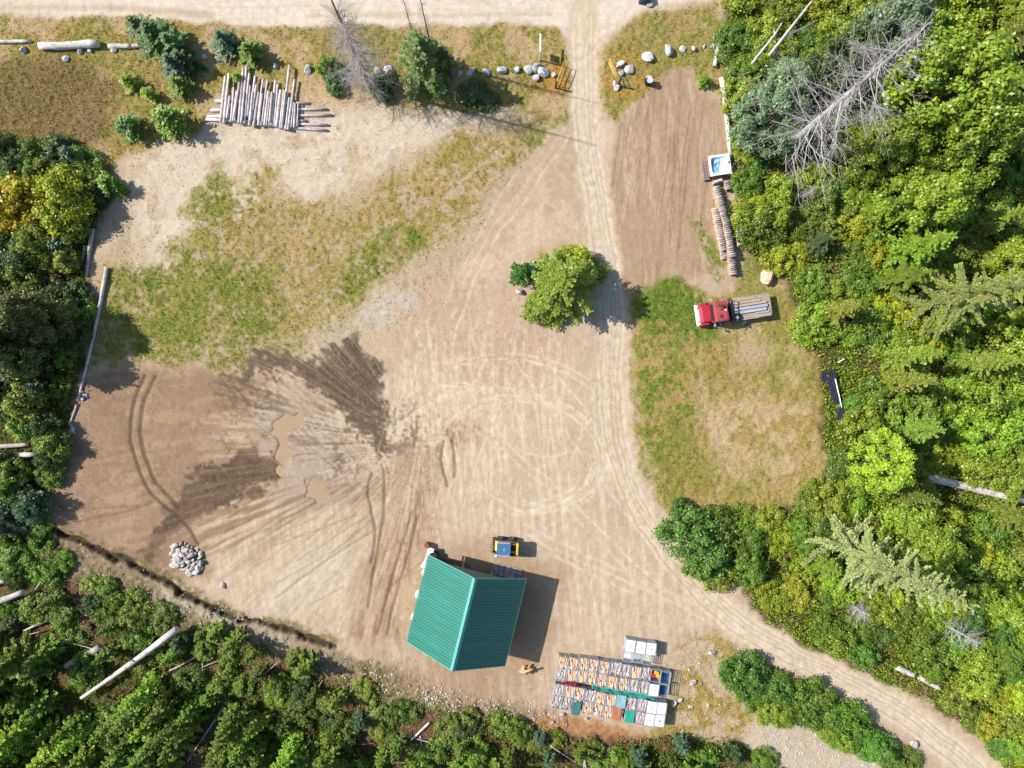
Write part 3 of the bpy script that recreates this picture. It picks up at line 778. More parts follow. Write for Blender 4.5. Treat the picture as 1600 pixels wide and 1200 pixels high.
def conifer(seed, H=8.0, R=2.0, nb=70, tw=13, base=0.06, up=0.15, droop=0.35, power=0.85, width=0.07, tip=0.55, needles=2, dead=0.0, curl=0.0, clump=0.5):
    """needle tree: whorled branches, each a flat spray of twigs"""
    rg = np.random.default_rng(seed)
    Cs = []; Us = []; Vs = []; Vr = []; segs = []
    nt_ = 7
    for k in range(nt_):
        z0, z1 = H * k / nt_, H * (k + 1) / nt_
        r0 = 0.011 * H * (1 - k / nt_) + 0.015; r1 = 0.011 * H * (1 - (k + 1) / nt_) + 0.012
        segs.append([0, 0, z0 - (0.2 if k == 0 else 0), r0, 0, 0, z1, r1])
    for i in range(nb):
        f = base + (0.985 - base) * ((i + 0.5) / nb) ** 0.9
        z = H * f
        Lb = R * max(0.06, (1 - f)) ** power * rg.uniform(0.68, 1.18)
        az = i * 2.39996 + rg.normal() * 0.35
        e0 = up * (0.3 + 1.6 * f) - droop * (1 - f)
        dirh = np.array([math.cos(az), math.sin(az), 0.0]); side = np.array([-math.sin(az), math.cos(az), 0.0])
        m = max(4, int(tw * (Lb / R) ** 0.55))
        ts = (np.arange(m) + rg.uniform(0.2, 0.8, m)) / m
        pos = dirh[None] * (ts * Lb)[:, None] + np.array([0, 0, 1.0])[None] * (z + Lb * (e0 * ts - droop * 0.5 * ts ** 2 + curl * ts ** 3))[:, None] + side[None] * (Lb * 0.10 * np.sin(ts * 3 + i))[:, None]
        rb = 0.012 * Lb + 0.008
        segs.append([0, 0, z, rb, *pos[m // 2], rb * 0.7]); segs.append([*pos[m // 2], rb * 0.7, *pos[-1], rb * 0.25])
        if rg.random() < dead: continue
        bv = rg.normal(0.45, 0.10)
        for sgn in (-1, 1):
            tl = Lb * tip * 0.55 * (1.05 - 0.75 * ts) * rg.uniform(0.7, 1.2, m) + 0.05
            for q in range(needles):
                fr = (q + 0.6) / needles
                dv = unit(dirh[None] * 0.75 + side[None] * sgn * rg.uniform(0.6, 1.0, m)[:, None] + np.array([0, 0, -0.12])[None] + rg.normal(size=(m, 3)) * 0.16)
                c = pos + dv * (tl * fr)[:, None]
                nr = unit(np.array([0, 0, 1.0])[None] + rg.normal(size=(m, 3)) * clump)
                v = unit(np.cross(dv, nr))
                hl = tl / needles * 0.62 + 0.03
                Cs.append(c); Us.append(dv * hl[:, None]); Vs.append(v * (width * rg.uniform(0.7, 1.5, m) * (0.5 + 0.5 * min(1, Lb)))[:, None])
                Vr.append(np.clip(bv + 0.28 * (ts - 0.5) + rg.normal(0, 0.09, m), 0, 1))
        # the leading twig
        hl = Lb / m * 0.9
        nr = unit(np.array([0, 0, 1.0])[None] + rg.normal(size=(m, 3)) * 0.4)
        dv = np.repeat(dirh[None], m, 0); v = unit(np.cross(dv, nr))
        Cs.append(pos); Us.append(dv * (hl + 0.04)); Vs.append(v * width * 1.1); Vr.append(np.clip(bv + 0.3 * (ts - 0.5), 0, 1))
    crown = rhombi(np.concatenate(Cs), np.concatenate(Us), np.concatenate(Vs), np.concatenate(Vr), [NEEDLE], 'needle_crown') if Cs else None
    return crown, limb_mesh('trunk', segs, BARK, 6)

def dead_conifer(seed, H=20.0, R=3.0, nb=70, base=0.06, lean=0.0, twigs=7, m=None, top=0.97, tm=None):
    rg = np.random.default_rng(seed)
    tr = []; br = []
    nt_ = 9; bend = rg.normal(size=2) * 0.02 * H
    def tp(f): return np.array([bend[0] * f * f, bend[1] * f * f, H * f])
    for k in range(nt_):
        tr.append([*tp(k / nt_ - (0.01 if k == 0 else 0)), 0.011 * H * (1 - k / nt_) + 0.02, *tp((k + 1) / nt_), 0.011 * H * (1 - (k + 1) / nt_) + 0.015])
    for i in range(nb):
        f = base + (top - base) * (i + 0.5) / nb
        p0 = tp(f); Lb = R * (1.05 - f) ** 0.7 * rg.uniform(0.35, 1.2)
        az = rg.uniform(0, 6.283); up = rg.uniform(-0.25, 0.35)
        d = unit(np.array([[math.cos(az), math.sin(az), up]]))[0]
        q = p0; r = 0.012 + 0.007 * Lb; n = 4
        for s in range(n):
            d = unit((d + rg.normal(size=3) * 0.20 + np.array([0, 0, 0.05]))[None])[0]
            e = q + d * Lb / n
            br.append([*q, r * (1 - s / n) + 0.006, *e, r * (1 - (s + 1) / n) + 0.005])
            for _ in range(max(1, int(twigs / n))):
                td = unit((d + rg.normal(size=3) * 0.7)[None])[0]
                o = q + (e - q) * rg.random(); te = o + td * Lb * rg.uniform(0.12, 0.38)
                br.append([*o, 0.010, *te, 0.005])
                if rg.random() < 0.6:
                    t2 = unit((td + rg.normal(size=3) * 0.8)[None])[0]
                    br.append([*te, 0.006, *(te + t2 * Lb * 0.14), 0.004])
            q = e
    return limb_mesh('bare_branches', br, m or DEADWOOD, 3), limb_mesh('trunk', tr, tm or m or DEADWOOD, 8)

PROTO = {}
PROTO['shrub'] = [broadleaf(100 + i, R=1.5 + 0.2 * (i % 3), H=2.0 + 0.5 * (i % 2), nl=6000, leaf=0.092, lobes=30 + 4 * i) for i in range(6)]
PROTO['lowshrub'] = [broadleaf(140 + i, R=1.3, H=1.1, nl=3800, leaf=0.085, lobes=20, flatness=0.6) for i in range(3)]
PROTO['broadtree'] = [broadleaf(160 + i, R=3.4, H=7.5, nl=21000, leaf=0.13, lobes=80, flatness=0.9, lr=(0.07, 0.22), skirt_f=0.05) for i in range(3)]
PROTO['young'] = [conifer(200 + i, H=5.5, R=1.55, nb=64, tw=12, width=0.075, droop=0.25, up=0.3) for i in range(3)]
PROTO['cedar'] = [conifer(230 + i, H=9.0, R=2.3, nb=95, tw=15, width=0.085, droop=0.45, up=0.2, curl=0.25, power=0.75) for i in range(3)]
PROTO['spruce'] = [conifer(260 + i, H=18.0, R=3.0, nb=120, tw=18, width=0.085, droop=0.5, up=0.15, power=0.8, base=0.08, tip=0.42) for i in range(3)]
PROTO['feather'] = [conifer(290 + i, H=20.0, R=4.0, nb=84, tw=30, width=0.065, droop=0.5, up=0.3, power=0.75, base=0.08, tip=0.30, curl=0.3, needles=3, clump=0.7) for i in range(2)]
PROTO['pine'] = [conifer(310 + i, H=2.6, R=1.15, nb=44, tw=9, width=0.06, droop=0.05, up=0.55, power=0.55, base=0.05, tip=0.8) for i in range(3)]
PROTO['island'] = [conifer(330, H=9.0, R=3.95, nb=120, tw=19, width=0.085, droop=0.4, up=0.22, power=0.58, base=0.05, curl=0.2, tip=0.6)]
PROTO['dead'] = [dead_conifer(350, H=22, R=4.8, nb=150, twigs=13), dead_conifer(351, H=10, R=2.6, nb=60, twigs=10), dead_conifer(352, H=18, R=2.6, nb=90, twigs=9, tm=BARK), dead_conifer(353, H=20, R=3.6, nb=210, twigs=16, base=0.03, top=0.72, tm=BARK)]
BASEDIM = {'shrub': 1.6, 'lowshrub': 1.3, 'broadtree': 3.4, 'young': 1.55, 'cedar': 2.3, 'spruce': 3.0, 'feather': 4.0, 'pine': 1.15, 'island': 3.95, 'dead': 3.0}
BASEH = {'shrub': 2.2, 'lowshrub': 1.1, 'broadtree': 7.5, 'young': 5.5, 'cedar': 9.0, 'spruce': 18.0, 'feather': 20.0, 'pine': 2.6, 'island': 9.0, 'dead': 20.0}

LIME = (0.275, 0.385, 0.034); YEL = (0.345, 0.41, 0.028); GRN = (0.165, 0.265, 0.026); DRK = (0.085, 0.140, 0.034); SIL = (0.21, 0.31, 0.155)
BLU = (0.095, 0.165, 0.085); OLV = (0.225, 0.295, 0.040); EMER = (0.125, 0.26, 0.034); PALE = (0.33, 0.42, 0.16); RUST = (0.16, 0.115, 0.035)
COLN = {LIME: 'lime green', YEL: 'yellow green', GRN: 'mid green', DRK: 'dark green', SIL: 'silvery green', BLU: 'bluish green', OLV: 'olive green', EMER: 'emerald green', PALE: 'pale green', RUST: 'rusty brown'}
KINDN = {'shrub': ('leafy_shrub', 'leafy shrub', 'shrub'), 'lowshrub': ('low_shrub', 'low spreading shrub', 'shrub'), 'broadtree': ('broadleaf_tree', 'broadleaf tree', 'tree'),
         'young': ('young_conifer', 'young conifer', 'tree'), 'cedar': ('cedar_tree', 'bushy conifer', 'tree'), 'spruce': ('spruce_tree', 'tall spruce', 'tree'),
         'feather': ('feathery_conifer', 'tall feathery conifer', 'tree'), 'pine': ('small_pine', 'small round pine', 'tree'), 'island': ('island_conifer', 'broad conifer', 'tree'), 'dead': ('dead_tree', 'bare grey dead tree', 'tree')}
GROUPN = {'shrub': 'leafy shrubs round the clearing', 'lowshrub': 'low shrubs on the forest floor', 'young': 'young conifers round the clearing', 'cedar': 'bushy conifers of the forest edge',
          'spruce': 'tall spruces of the forest edge', 'feather': 'tall feathery conifers in the right-hand forest', 'pine': 'small round pines by the road and yard', 'dead': 'dead trees standing round the clearing', 'broadtree': 'broadleaf trees of the forest edge'}
VEG = []            # (root, seen x, seen y, description)
TAKEN = []
def plant(kind, px, py, r=None, h=None, col=GRN, label=None, idx=None, jitter=0.12, rz=None, keep=True):
    """one plant standing at plan pixel px, py; r crown radius and h height in metres"""
    protos = PROTO[kind]
    i = random.randrange(len(protos)) if idx is None else idx
    crown, trunk = protos[i]
    sr = (r / BASEDIM[kind]) if r else random.uniform(0.85, 1.15)
    sz = (h / BASEH[kind]) if h else sr * random.uniform(0.9, 1.15)
    x, y, z = PZ(px, py)
    root = empty(KINDN[kind][0], (x, y, z - 0.03), random.uniform(0, 6.283) if rz is None else rz)
    root.scale = (sr * random.uniform(0.9, 1.12), sr * random.uniform(0.9, 1.12), sz)
    cn = 'bare_branches' if kind == 'dead' else 'crown'
    if crown is not None:
        c = add_obj(cn, crown, root)
        j = np.clip(np.array(col) * (1 + np.random.default_rng(len(VEG) + 5).normal(0, jitter)) * (1 + np.random.default_rng(len(VEG) + 905).normal(0, jitter * 0.5, 3)), 0.003, 0.6)
        c.color = (*j, 1)
    add_obj('stems' if kind in ('shrub', 'lowshrub', 'broadtree') else 'trunk', trunk, root)
    root['category'] = KINDN[kind][2]
    if kind in GROUPN: root['group'] = GROUPN[kind]
    hh = (h or BASEH[kind] * sz) * 0.5
    k = CAM_H / (CAM_H - hh)
    if label: root['label'] = label
    VEG.append((root, 800 + (px - 800) * k, 600 + (py - 600) * k, COLN.get(col, 'green') + ' ' + KINDN[kind][1] if kind != 'dead' else KINDN[kind][1], label))
    if keep: TAKEN.append((px, py, (r or BASEDIM[kind] * sr) * 15.5))
    return root

# ---- plants that stand out in the photograph
plant('island', 875, 452, 4.0, 7.5, (0.265, 0.315, 0.032), 'broad yellowing conifer on the round rock-edged island beside the driveway', rz=1.0)
plant('shrub', 896, 412, 1.7, 2.6, YEL, 'yellow leafy bush at the top of the driveway island')
plant('shrub', 925, 425, 1.3, 2.0, OLV, 'thin olive bush on the driveway side of the island')
plant('shrub', 850, 480, 1.8, 2.4, LIME, 'lime green bush at the lower left foot of the island conifer')
plant('pine', 815, 430, 1.45, 2.6, (0.06, 0.17, 0.012), 'bright green small pine at the left end of the island')
plant('pine', 836, 425, 1.1, 2.8, (0.018, 0.085, 0.05), 'dark teal small pine between the bright pine and the island conifer')
for x, y, r, h, c, l in [(230, 56, 2.1, 3.6, (0.13, 0.205, 0.06), 'bluish dark young conifer at the left end of the roadside clump'), (256, 70, 2.4, 4.2, (0.09, 0.15, 0.045), 'tallest dark young conifer in the roadside clump left of the log deck'),
                         (280, 80, 2.0, 3.6, (0.13, 0.205, 0.06), 'mid green young conifer on the right side of the roadside clump'), (280, 110, 1.8, 3.2, BLU, 'bluish young conifer below the roadside clump'),
                         (294, 104, 1.6, 3.0, DRK, 'dark young conifer above the log deck, beside the bluish one'), (286, 140, 1.5, 2.6, GRN, 'green young conifer left of the log deck poles'),
                         (358, 74, 1.8, 3.2, BLU, 'bluish young conifer between the road and the log deck'), (397, 90, 1.6, 2.8, GRN, 'green young conifer right of the bluish one above the log deck')]:
    plant('young', x, y, r, h, c, l)
for x, y, r, h, c, l in [(208, 134, 1.05, 1.8, LIME, 'lime green round pine in the dry grass left of the roadside clump'), (238, 152, 0.95, 1.6, LIME, 'second lime green round pine in the dry grass'),
                         (274, 200, 2.0, 3.4, GRN, 'large round green pine left of the log deck'), (212, 204, 1.4, 2.6, EMER, 'emerald round pine left of the large round pine'),
                         (373, 124, 0.65, 1.3, LIME, 'tiny lime green pine growing between the log deck poles'), (1097, 131, 0.8, 1.4, GRN, 'small green pine beside the parking pad top corner'),
                         (178, 292, 1.3, 2.4, GRN, 'round green pine at the upper left forest edge'), (122, 250, 1.2, 2.6, BLU, 'bluish pine at the top of the left forest'), (196, 300, 0.6, 1.0, GRN, 'small green pine beside the round one at the left forest edge')]:
    plant('pine', x, y, r, h, c, l)
plant('cedar', 666, 120, 3.3, 8.5, (0.24, 0.31, 0.09), 'dark green bushy tree between the bare trunks by the road')
plant('cedar', 694, 108, 1.5, 4.5, (0.10, 0.15, 0.04), 'smaller dark bush right of the bushy roadside tree')
plant('shrub', 518, 112, 1.2, 2.2, GRN, 'green bush left of the grey dead tree by the road')
plant('shrub', 525, 138, 0.9, 1.6, EMER, 'emerald bush below the green bush beside the roadside dead tree')
plant('shrub', 600, 138, 1.4, 1.8, DRK, 'dark bush under the grey dead tree by the road')
plant('lowshrub', 738, 152, 1.6, 1.1, DRK, 'dark bush below the row of boulders left of the gate')
plant('lowshrub', 764, 160, 1.2, 0.9, DRK, 'low dark bush nearest the gate on the left')
plant('dead', 580, 138, 2.9, 20.0, (0.3, 0.3, 0.3), 'leaning grey dead conifer right of the log deck', idx=3, rz=0.4)
plant('dead', 679, 96, 1.3, 17.0, (0.3, 0.3, 0.3), 'thin bare trunk on the right of the bushy roadside tree', idx=2)
plant('dead', 656, 92, 1.2, 15.0, (0.3, 0.3, 0.3), 'thin bare trunk on the left of the bushy roadside tree', idx=2)
plant('dead', 1220, 238, 4.6, 24.0, (0.3, 0.3, 0.3), 'largest bare grey dead tree in the upper right forest', idx=0, rz=2.0)
plant('dead', 1345, 196, 2.8, 9.5, (0.3, 0.3, 0.3), 'shorter bare grey dead tree right of the largest one', idx=1)
plant('dead', 1252, 308, 1.8, 7.5, (0.3, 0.3, 0.3), 'small bare grey dead tree in the thicket right of the hot tub', idx=1)
plant('dead', 1330, 945, 2.6, 6.5, (0.3, 0.3, 0.3), 'fan of bare pale branches above the lower driveway bend', idx=1, rz=1.2)
plant('dead', 1475, 975, 3.2, 11, (0.3, 0.3, 0.3), 'bare pale dead tree near the right edge below its middle', idx=1, rz=2.2)
plant('broadtree', 1186, 204, 3.3, 8.0, SIL, 'large silvery green tree beside the hot tub')
plant('broadtree', 1205, 160, 2.6, 7.5, SIL, 'silvery green tree above the one beside the hot tub')
plant('broadtree', 1410, 190, 4.8, 15.0, LIME, 'huge lime green tree in the upper right corner forest')
plant('broadtree', 1470, 240, 4.2, 12.0, LIME, 'lime green tree below the huge one at upper right')
plant('broadtree', 1300, 120, 3.2, 9.0, DRK, 'dark green tree behind the largest dead tree')
plant('broadtree', 1345, 95, 3.4, 13.0, SIL, 'silvery green tree at the top edge, upper right')
plant('feather', 1298, 842, 4.4, 22.0, PALE, 'tall pale feathery conifer pointing to the lower right corner', idx=0, rz=0.3)
plant('feather', 1430, 480, 4.2, 18.0, (0.29, 0.37, 0.085), 'tall feathery conifer against the right edge of the photo', idx=1)
plant('cedar', 1268, 385, 1.6, 4.0, DRK, 'dark green conifer standing in the thicket right of the firewood')
plant('cedar', 1395, 400, 2.6, 10.0, LIME, 'lime green conifer inside the thicket right of the dark one')
plant('broadtree', 1400, 335, 3.6, 11.0, LIME, 'lime green tree at the right edge above the middle')
for x, y, r, h, c, l in [(1062, 792, 1.0, 2.0, EMER, 'small emerald bush on top of the round thicket beside the driveway bend'), (1075, 832, 2.3, 3.4, EMER, 'largest emerald bush of the thicket beside the driveway bend'),
                         (1112, 828, 2.0, 3.2, GRN, 'green bush on the right of the thicket beside the driveway bend'), (1105, 868, 2.2, 3.2, EMER, 'emerald bush low in the thicket beside the driveway bend'),
                         (1090, 880, 1.5, 2.4, GRN, 'green bush at the driveway side of the round thicket'), (1120, 898, 1.6, 2.2, LIME, 'lime green bush at the foot of the thicket by the driveway')]:
    plant('shrub', x, y, r, h, c, l)
for k, (x, y, r, h, c) in enumerate([(1140, 1042, 1.3, 1.9, EMER), (1166, 1052, 1.5, 2.0, EMER), (1192, 1066, 1.7, 2.3, GRN), (1216, 1078, 1.6, 2.2, EMER), (1244, 1084, 1.6, 2.2, EMER), (1268, 1098, 1.7, 2.2, GRN), (1296, 1108, 1.5, 2.0, EMER), (1322, 1126, 1.5, 2.0, GRN), (1348, 1146, 1.5, 2.0, EMER), (1376, 1166, 1.5, 1.9, EMER), (1402, 1180, 1.3, 1.8, GRN)]):
    plant('shrub', x + (-1) ** k * 5, y + (-1) ** k * 7 + 4, r * (1.25 if k % 3 else 0.9), h * (1.1 if k % 2 else 0.8), c, '%sleafy shrub from the left in the hedge below the driveway' % nth1(k))
for k, (x, y, r) in enumerate([(1200, 1104, 1.4), (1218, 1112, 1.2), (1290, 1134, 1.2), (1312, 1150, 1.1)]):
    plant('shrub', x, y, r, 1.6, LIME, '%slime bush from the left on the slope side of the driveway hedge' % nth1(k))
# left side giants with bright tops
for x, y, r, h, c, l in [(60, 325, 2.8, 4.5, (0.42, 0.385, 0.02), 'yellow leafy tree at the upper end of the left forest'), (112, 318, 2.5, 4.0, (0.40, 0.375, 0.02), 'yellow green bush where the left forest meets the field'),
                         (20, 330, 2.6, 4.5, (0.42, 0.385, 0.02), 'yellow leafy tree at the left edge of the photo'), (120, 356, 1.8, 3.0, OLV, 'olive bush below the yellow green one at the left forest edge')]:
    plant('shrub', x, y, r, h, c, l)
for x, y, r, h, c, l in [(85, 504, 3.4, 8.0, (0.115, 0.14, 0.03), 'wide dark olive tree leaning out over the long fallen pole'), (50, 540, 3.2, 9.0, (0.11, 0.135, 0.03), 'dark olive tree left of the wide one over the fallen pole')]:
    plant('broadtree', x, y, r, h, c, l)

# ---- the mass of the forest
def inside(poly, x, y):
    c = False; n = len(poly)
    for i in range(n):
        ax, ay = poly[i]; bx, by = poly[(i + 1) % n]
        if (ay > y) != (by > y) and x < (bx - ax) * (y - ay) / (by - ay) + ax: c = not c
    return c
def keep_clear(p0, p1, r):
    n = max(1, int(math.hypot(p1[0] - p0[0], p1[1] - p0[1]) / 10))
    for i in range(n + 1): TAKEN.append((p0[0] + (p1[0] - p0[0]) * i / n, p0[1] + (p1[1] - p0[1]) * i / n, r))
for q in [((285, 975), (128, 1085), 22), ((165, 998), (105, 1030), 20), ((-10, 936), (50, 915), 18), ((0, 702), (64, 702), 20), ((1430, 736), (1590, 768), 20), ((1556, 636), (1600, 638), 14), ((1398, 1034), (1466, 1068), 12), ((1115, 290), (1150, 420), 30), ((1125, 256), (1140, 256), 36),
          ((1150, 340), (1156, 388), 22), ((1282, 585), (1308, 650), 52), ((150, 350), (140, 432), 22), ((172, 415), (112, 668), 30), ((80, 966), (40, 984), 12), ((350, 1100), (300, 1180), 10), ((674, 1125), (642, 1156), 14), ((1125, 120), (1140, 245), 22), ((1118, 55), (1118, 108), 18), ((1310, 560), (1330, 575), 12)]:
    keep_clear(*q)
NOGO = [(x, y, 27) for x, y in catmull(DRIVE[8:], 8)] + [(1284, 588, 10), (1298, 596, 14), (1302, 622, 12)]
rf_ = random.Random(21)
def fill(poly, n, chooser, tight=0.72, x1=1690, y1=1270):
    xs = [p[0] for p in poly]; ys = [p[1] for p in poly]
    done = 0; tries = 0
    while done < n and tries < n * 40:
        tries += 1
        x = rf_.uniform(max(min(xs), GX0 + 5), min(max(xs), x1)); y = rf_.uniform(max(min(ys), GY0 + 5), min(max(ys), y1))
        if not inside(poly, x, y): continue
        s = chooser(x, y)
        if s is None: continue
        kind, r, h, c = s
        rp = r * 15.5
        # only plants the photograph can show, or whose shadow falls into it
        k = CAM_H / (CAM_H - h * 0.55)
        sx, sy = 800 + (x - 800) * k, 600 + (y - 600) * k
        if sx > 1600 + rp or sy < -rp or sy > 1200 + rp: 
            tries -= 0.9; continue
        if sx < -rp and h < 9: continue
        if any((x - a) ** 2 + (y - b) ** 2 < (tight * min(rp + q, 1.5 * max(rp, 18))) ** 2 for a, b, q in TAKEN): continue
        if any((x - a) ** 2 + (y - b) ** 2 < (q + rp * 0.85) ** 2 for a, b, q in NOGO): continue
        plant(kind, x, y, r, h, c); done += 1
def pick(opts):
    t = rf_.random() * sum(o[0] for o in opts)
    for o in opts:
        t -= o[0]
        if t <= 0: return o[1:]
    return opts[-1][1:]
def right_mix(x, y):
    edge = x < 1330 or y > 900
    u = rf_.uniform
    if edge:
        return pick([(6, 'shrub', u(1.4, 2.2), u(1.6, 2.8), LIME), (3, 'shrub', u(1.3, 2.0), u(1.4, 2.4), YEL), (4, 'shrub', u(1.2, 2.0), u(1.6, 2.8), GRN), (2, 'shrub', u(1.0, 1.6), u(1.4, 2.2), OLV), (2.5, 'shrub', u(1, 1.5), u(1.2, 2.2), EMER)])
    return pick([(6, 'shrub', u(1.8, 2.7), u(2.2, 4.0), LIME), (3, 'shrub', u(1.4, 2.2), u(2, 3.5), OLV), (2, 'shrub', u(1.2, 2.0), u(1.8, 3), YEL), (3, 'shrub', u(1.4, 2.2), u(2, 3.4), GRN), (1.2, 'cedar', u(1.6, 2.3), u(6, 10), OLV), (0.8, 'broadtree', u(2.2, 3.2), u(5, 9), LIME)])
def right_tall(x, y):
    if x < 1250: return None
    return pick([(3, 'cedar', rf_.uniform(1.6, 2.4), rf_.uniform(6, 11), OLV), (1, 'cedar', rf_.uniform(1.5, 2.1), rf_.uniform(5, 9), GRN), (2, 'broadtree', rf_.uniform(2.4, 3.4), rf_.uniform(6, 10), LIME)])
fill(FR_POLY, 20, right_tall, 0.8)
fill(FR_POLY, 215, right_mix, 0.56)
def left_mix(x, y):
    u = rf_.uniform
    if x < 70 and y > 350:
        return pick([(1.6, 'cedar', u(1.8, 2.6), u(5, 9), GRN), (3, 'shrub', u(1.5, 2.4), u(2.2, 4), OLV), (2, 'shrub', u(1.3, 2.0), u(2, 3.6), DRK), (0.5, 'shrub', u(1.2, 2.0), u(2, 3), BLU), (1.5, 'shrub', u(1.2, 2.0), u(2, 3), GRN)])
    return pick([(3, 'shrub', u(1.1, 1.8), u(1.6, 2.8), OLV), (3, 'shrub', u(1.1, 1.7), u(1.6, 2.6), DRK), (2, 'shrub', u(1.0, 1.5), u(1.4, 2.2), GRN), (1, 'pine', u(1.0, 1.4), u(2, 3.5), BLU), (0.7, 'lowshrub', u(1.0, 1.5), u(0.9, 1.4), RUST)])
fill(FL_POLY, 66, left_mix, 0.60)
SGR = (0.145, 0.215, 0.022); COLN[SGR] = 'fresh green'
def south_mix(x, y):
    u = rf_.uniform
    deep = y - (905 + x * 0.32 if x < 700 else 1115)
    if deep > 75:
        return pick([(4, 'young', u(1.3, 2.0), u(4.5, 8), SGR), (4, 'cedar', u(1.7, 2.6), u(6, 11), SGR), (1.2, 'young', u(1.2, 1.9), u(5, 8), LIME), (1.2, 'cedar', u(1.6, 2.3), u(8, 12), LIME), (1.5, 'shrub', u(1.2, 1.8), u(1.8, 3), GRN), (2, 'young', u(1.2, 1.8), u(4, 7), GRN)])
    if rf_.random() < 0.35: return None
    return pick([(1.5, 'shrub', u(0.9, 1.5), u(1.0, 2.0), GRN), (1, 'shrub', u(0.8, 1.4), u(1.0, 1.8), DRK), (2, 'lowshrub', u(0.9, 1.5), u(0.8, 1.3), GRN), (3, 'lowshrub', u(0.8, 1.5), u(0.6, 1.1), OLV), (2, 'young', u(0.9, 1.4), u(2.5, 4.5), SGR), (0.6, 'lowshrub', u(0.8, 1.3), u(0.5, 0.8), RUST), (0.6, 'pine', u(0.8, 1.2), u(1.6, 2.6), BLU)])
fill(FB_POLY, 165, south_mix, 0.66)
# tall trees just outside the left edge; their shadows reach the yard
for k, (x, y, h) in enumerate([(-70, 590, 11), (-75, 800, 10)]):
    plant('spruce', x, y, 2.4, h, DRK)

# ---- labels of the massed plants: which one, counted from the nearest thing one can find
MARKS = [('hot tub', 1125, 256), ('parked red truck', 1147, 486), ('green roofed shed', 730, 960), ('log deck', 410, 160), ('rock pile', 293, 872), ('rows of wood-filled totes', 950, 1080),
         ('largest dead tree', 1300, 130), ('white log right of the grass', 1510, 760), ('black metal sheets', 1298, 610), ('pink boulder', 1196, 433), ('top right corner', 1600, 0), ('bottom right corner', 1600, 1200),
         ('bottom left corner', 0, 1200), ('upper end of the long fallen pole', 168, 420), ('lower end of the long fallen pole', 118, 660), ('middle of the left edge', 0, 600), ('middle of the right edge', 1600, 600),
         ('long bare log at lower left', 210, 1040), ('middle of the bottom edge', 800, 1200), ('puddles', 460, 720), ('firewood rows', 1140, 370), ('driveway bend', 1080, 900), ('tall pale feathery conifer', 1430, 890),
         ('white birch snags', 1215, 60), ('left end of the ditch', 75, 830), ('right end of the ditch', 520, 1010), ('top left corner', 0, 0), ('yellow leafy tree', 50, 300), ('gravel bank below the shed', 640, 1080),
         ('gravel slope below the hedge', 1280, 1160), ('middle of the right-hand forest', 1430, 330), ('right edge above the white log', 1600, 700), ('right edge below its middle', 1600, 1020), ('bottom edge left of the shed', 420, 1200), ('thicket by the driveway bend', 1095, 850)]
by = {}
for v in VEG:
    if not v[4]: by.setdefault(v[3], []).append(v)
for desc, vs in by.items():
    for (root, sx, sy, _, _) in vs:
        best = None
        for nm, mx_, my_ in MARKS:
            d = math.hypot(sx - mx_, sy - my_)
            rank = sum(1 for w in vs if math.hypot(w[1] - mx_, w[2] - my_) < d - 1e-6)
            key = (rank > 5, d) if rank < 12 else (True, d + 500 * rank)
            if best is None or key < best[0]: best = (key, nm, rank)
        root['label'] = '%s, %snearest to the %s' % (desc, best[2] and nth(best[2]) or '', best[1])

# ---- uncountable cover: grass tufts, undergrowth, twigs, stones
def sample_px(n, wgt, seed):
    """n points of the plan drawn by weight wgt on the ground grid"""
    rg = np.random.default_rng(seed)
    w = np.clip(wgt, 0, None).ravel().astype(np.float64)
    idx = rg.choice(w.size, n, p=w / w.sum())
    px = gx.ravel()[idx] + rg.uniform(-1, 1, n); py = gy.ravel()[idx] + rg.uniform(-1, 1, n)
    return px, py, idx, rg
inframe = ((gx > -30) & (gx < 1630) & (gy > -30) & (gy < 1230)).astype(np.float32)
def col_leaf_material(name):
    m = bpy.data.materials.new(name); m.use_nodes = True
    nt = m.node_tree; nt.nodes.clear(); N = nt.nodes.new; L = nt.links.new
    out = N('ShaderNodeOutputMaterial'); a = N('ShaderNodeAttribute'); a.attribute_name = 'Col'
    d = N('ShaderNodeBsdfDiffuse'); t = N('ShaderNodeBsdfTranslucent'); s = N('ShaderNodeMixShader'); s.inputs[0].default_value = 0.3
    L(a.outputs[0], d.inputs[0]); L(a.outputs[0], t.inputs[0]); L(d.outputs[0], s.inputs[1]); L(t.outputs[0], s.inputs[2]); L(s.outputs[0], out.inputs[0])
    return m
BLADE = col_leaf_material('blade')
def leaves_at(name, px, py, z, size, cols, rg, upright=0.5, aspect=0.4):
    n = len(px)
    x = (px - 800) * (CAM_H / FPX); y = (600 - py) * (CAM_H / FPX)
    c = np.stack([x, y, z], 1)
    nrm = unit(rg.normal(size=(n, 3)) * np.array([1, 1, 0.6]) + np.array([0, 0, 1.0 - upright])[None])
    t, b = frame(nrm, rg)
    me = rhombi(c, t * size[:, None], b * (size * aspect)[:, None], np.zeros(n), [BLADE], name)
    at = me.attributes.new('Col', 'FLOAT_COLOR', 'POINT')
    cc = np.ones((n, 4), np.float32); cc[:, :3] = np.clip(cols, 0.003, 0.8)
    at.data.foreach_set('color', np.repeat(cc, 4, 0).ravel())
    return add_obj(name, me)
open_grass = veg * inframe * (1 - forest * 0.9)
n = 70000
px, py, idx, rg = sample_px(n, open_grass * (0.3 + N3), 3)
cols = ALB.reshape(-1, 3)[idx] * rg.uniform(0.9, 1.4, (n, 1)) * (1 + rg.normal(0, 0.08, (n, 3)))
z = ground_z(px, py) + rg.uniform(0.0, 0.06, n)
o = leaves_at('grass', px, py, z, rg.uniform(0.05, 0.14, n), cols, rg, 0.35, 0.3)
tag(o, 'short dry and green grass growing over the clearing', 'grass', kind='stuff')
n = 200000
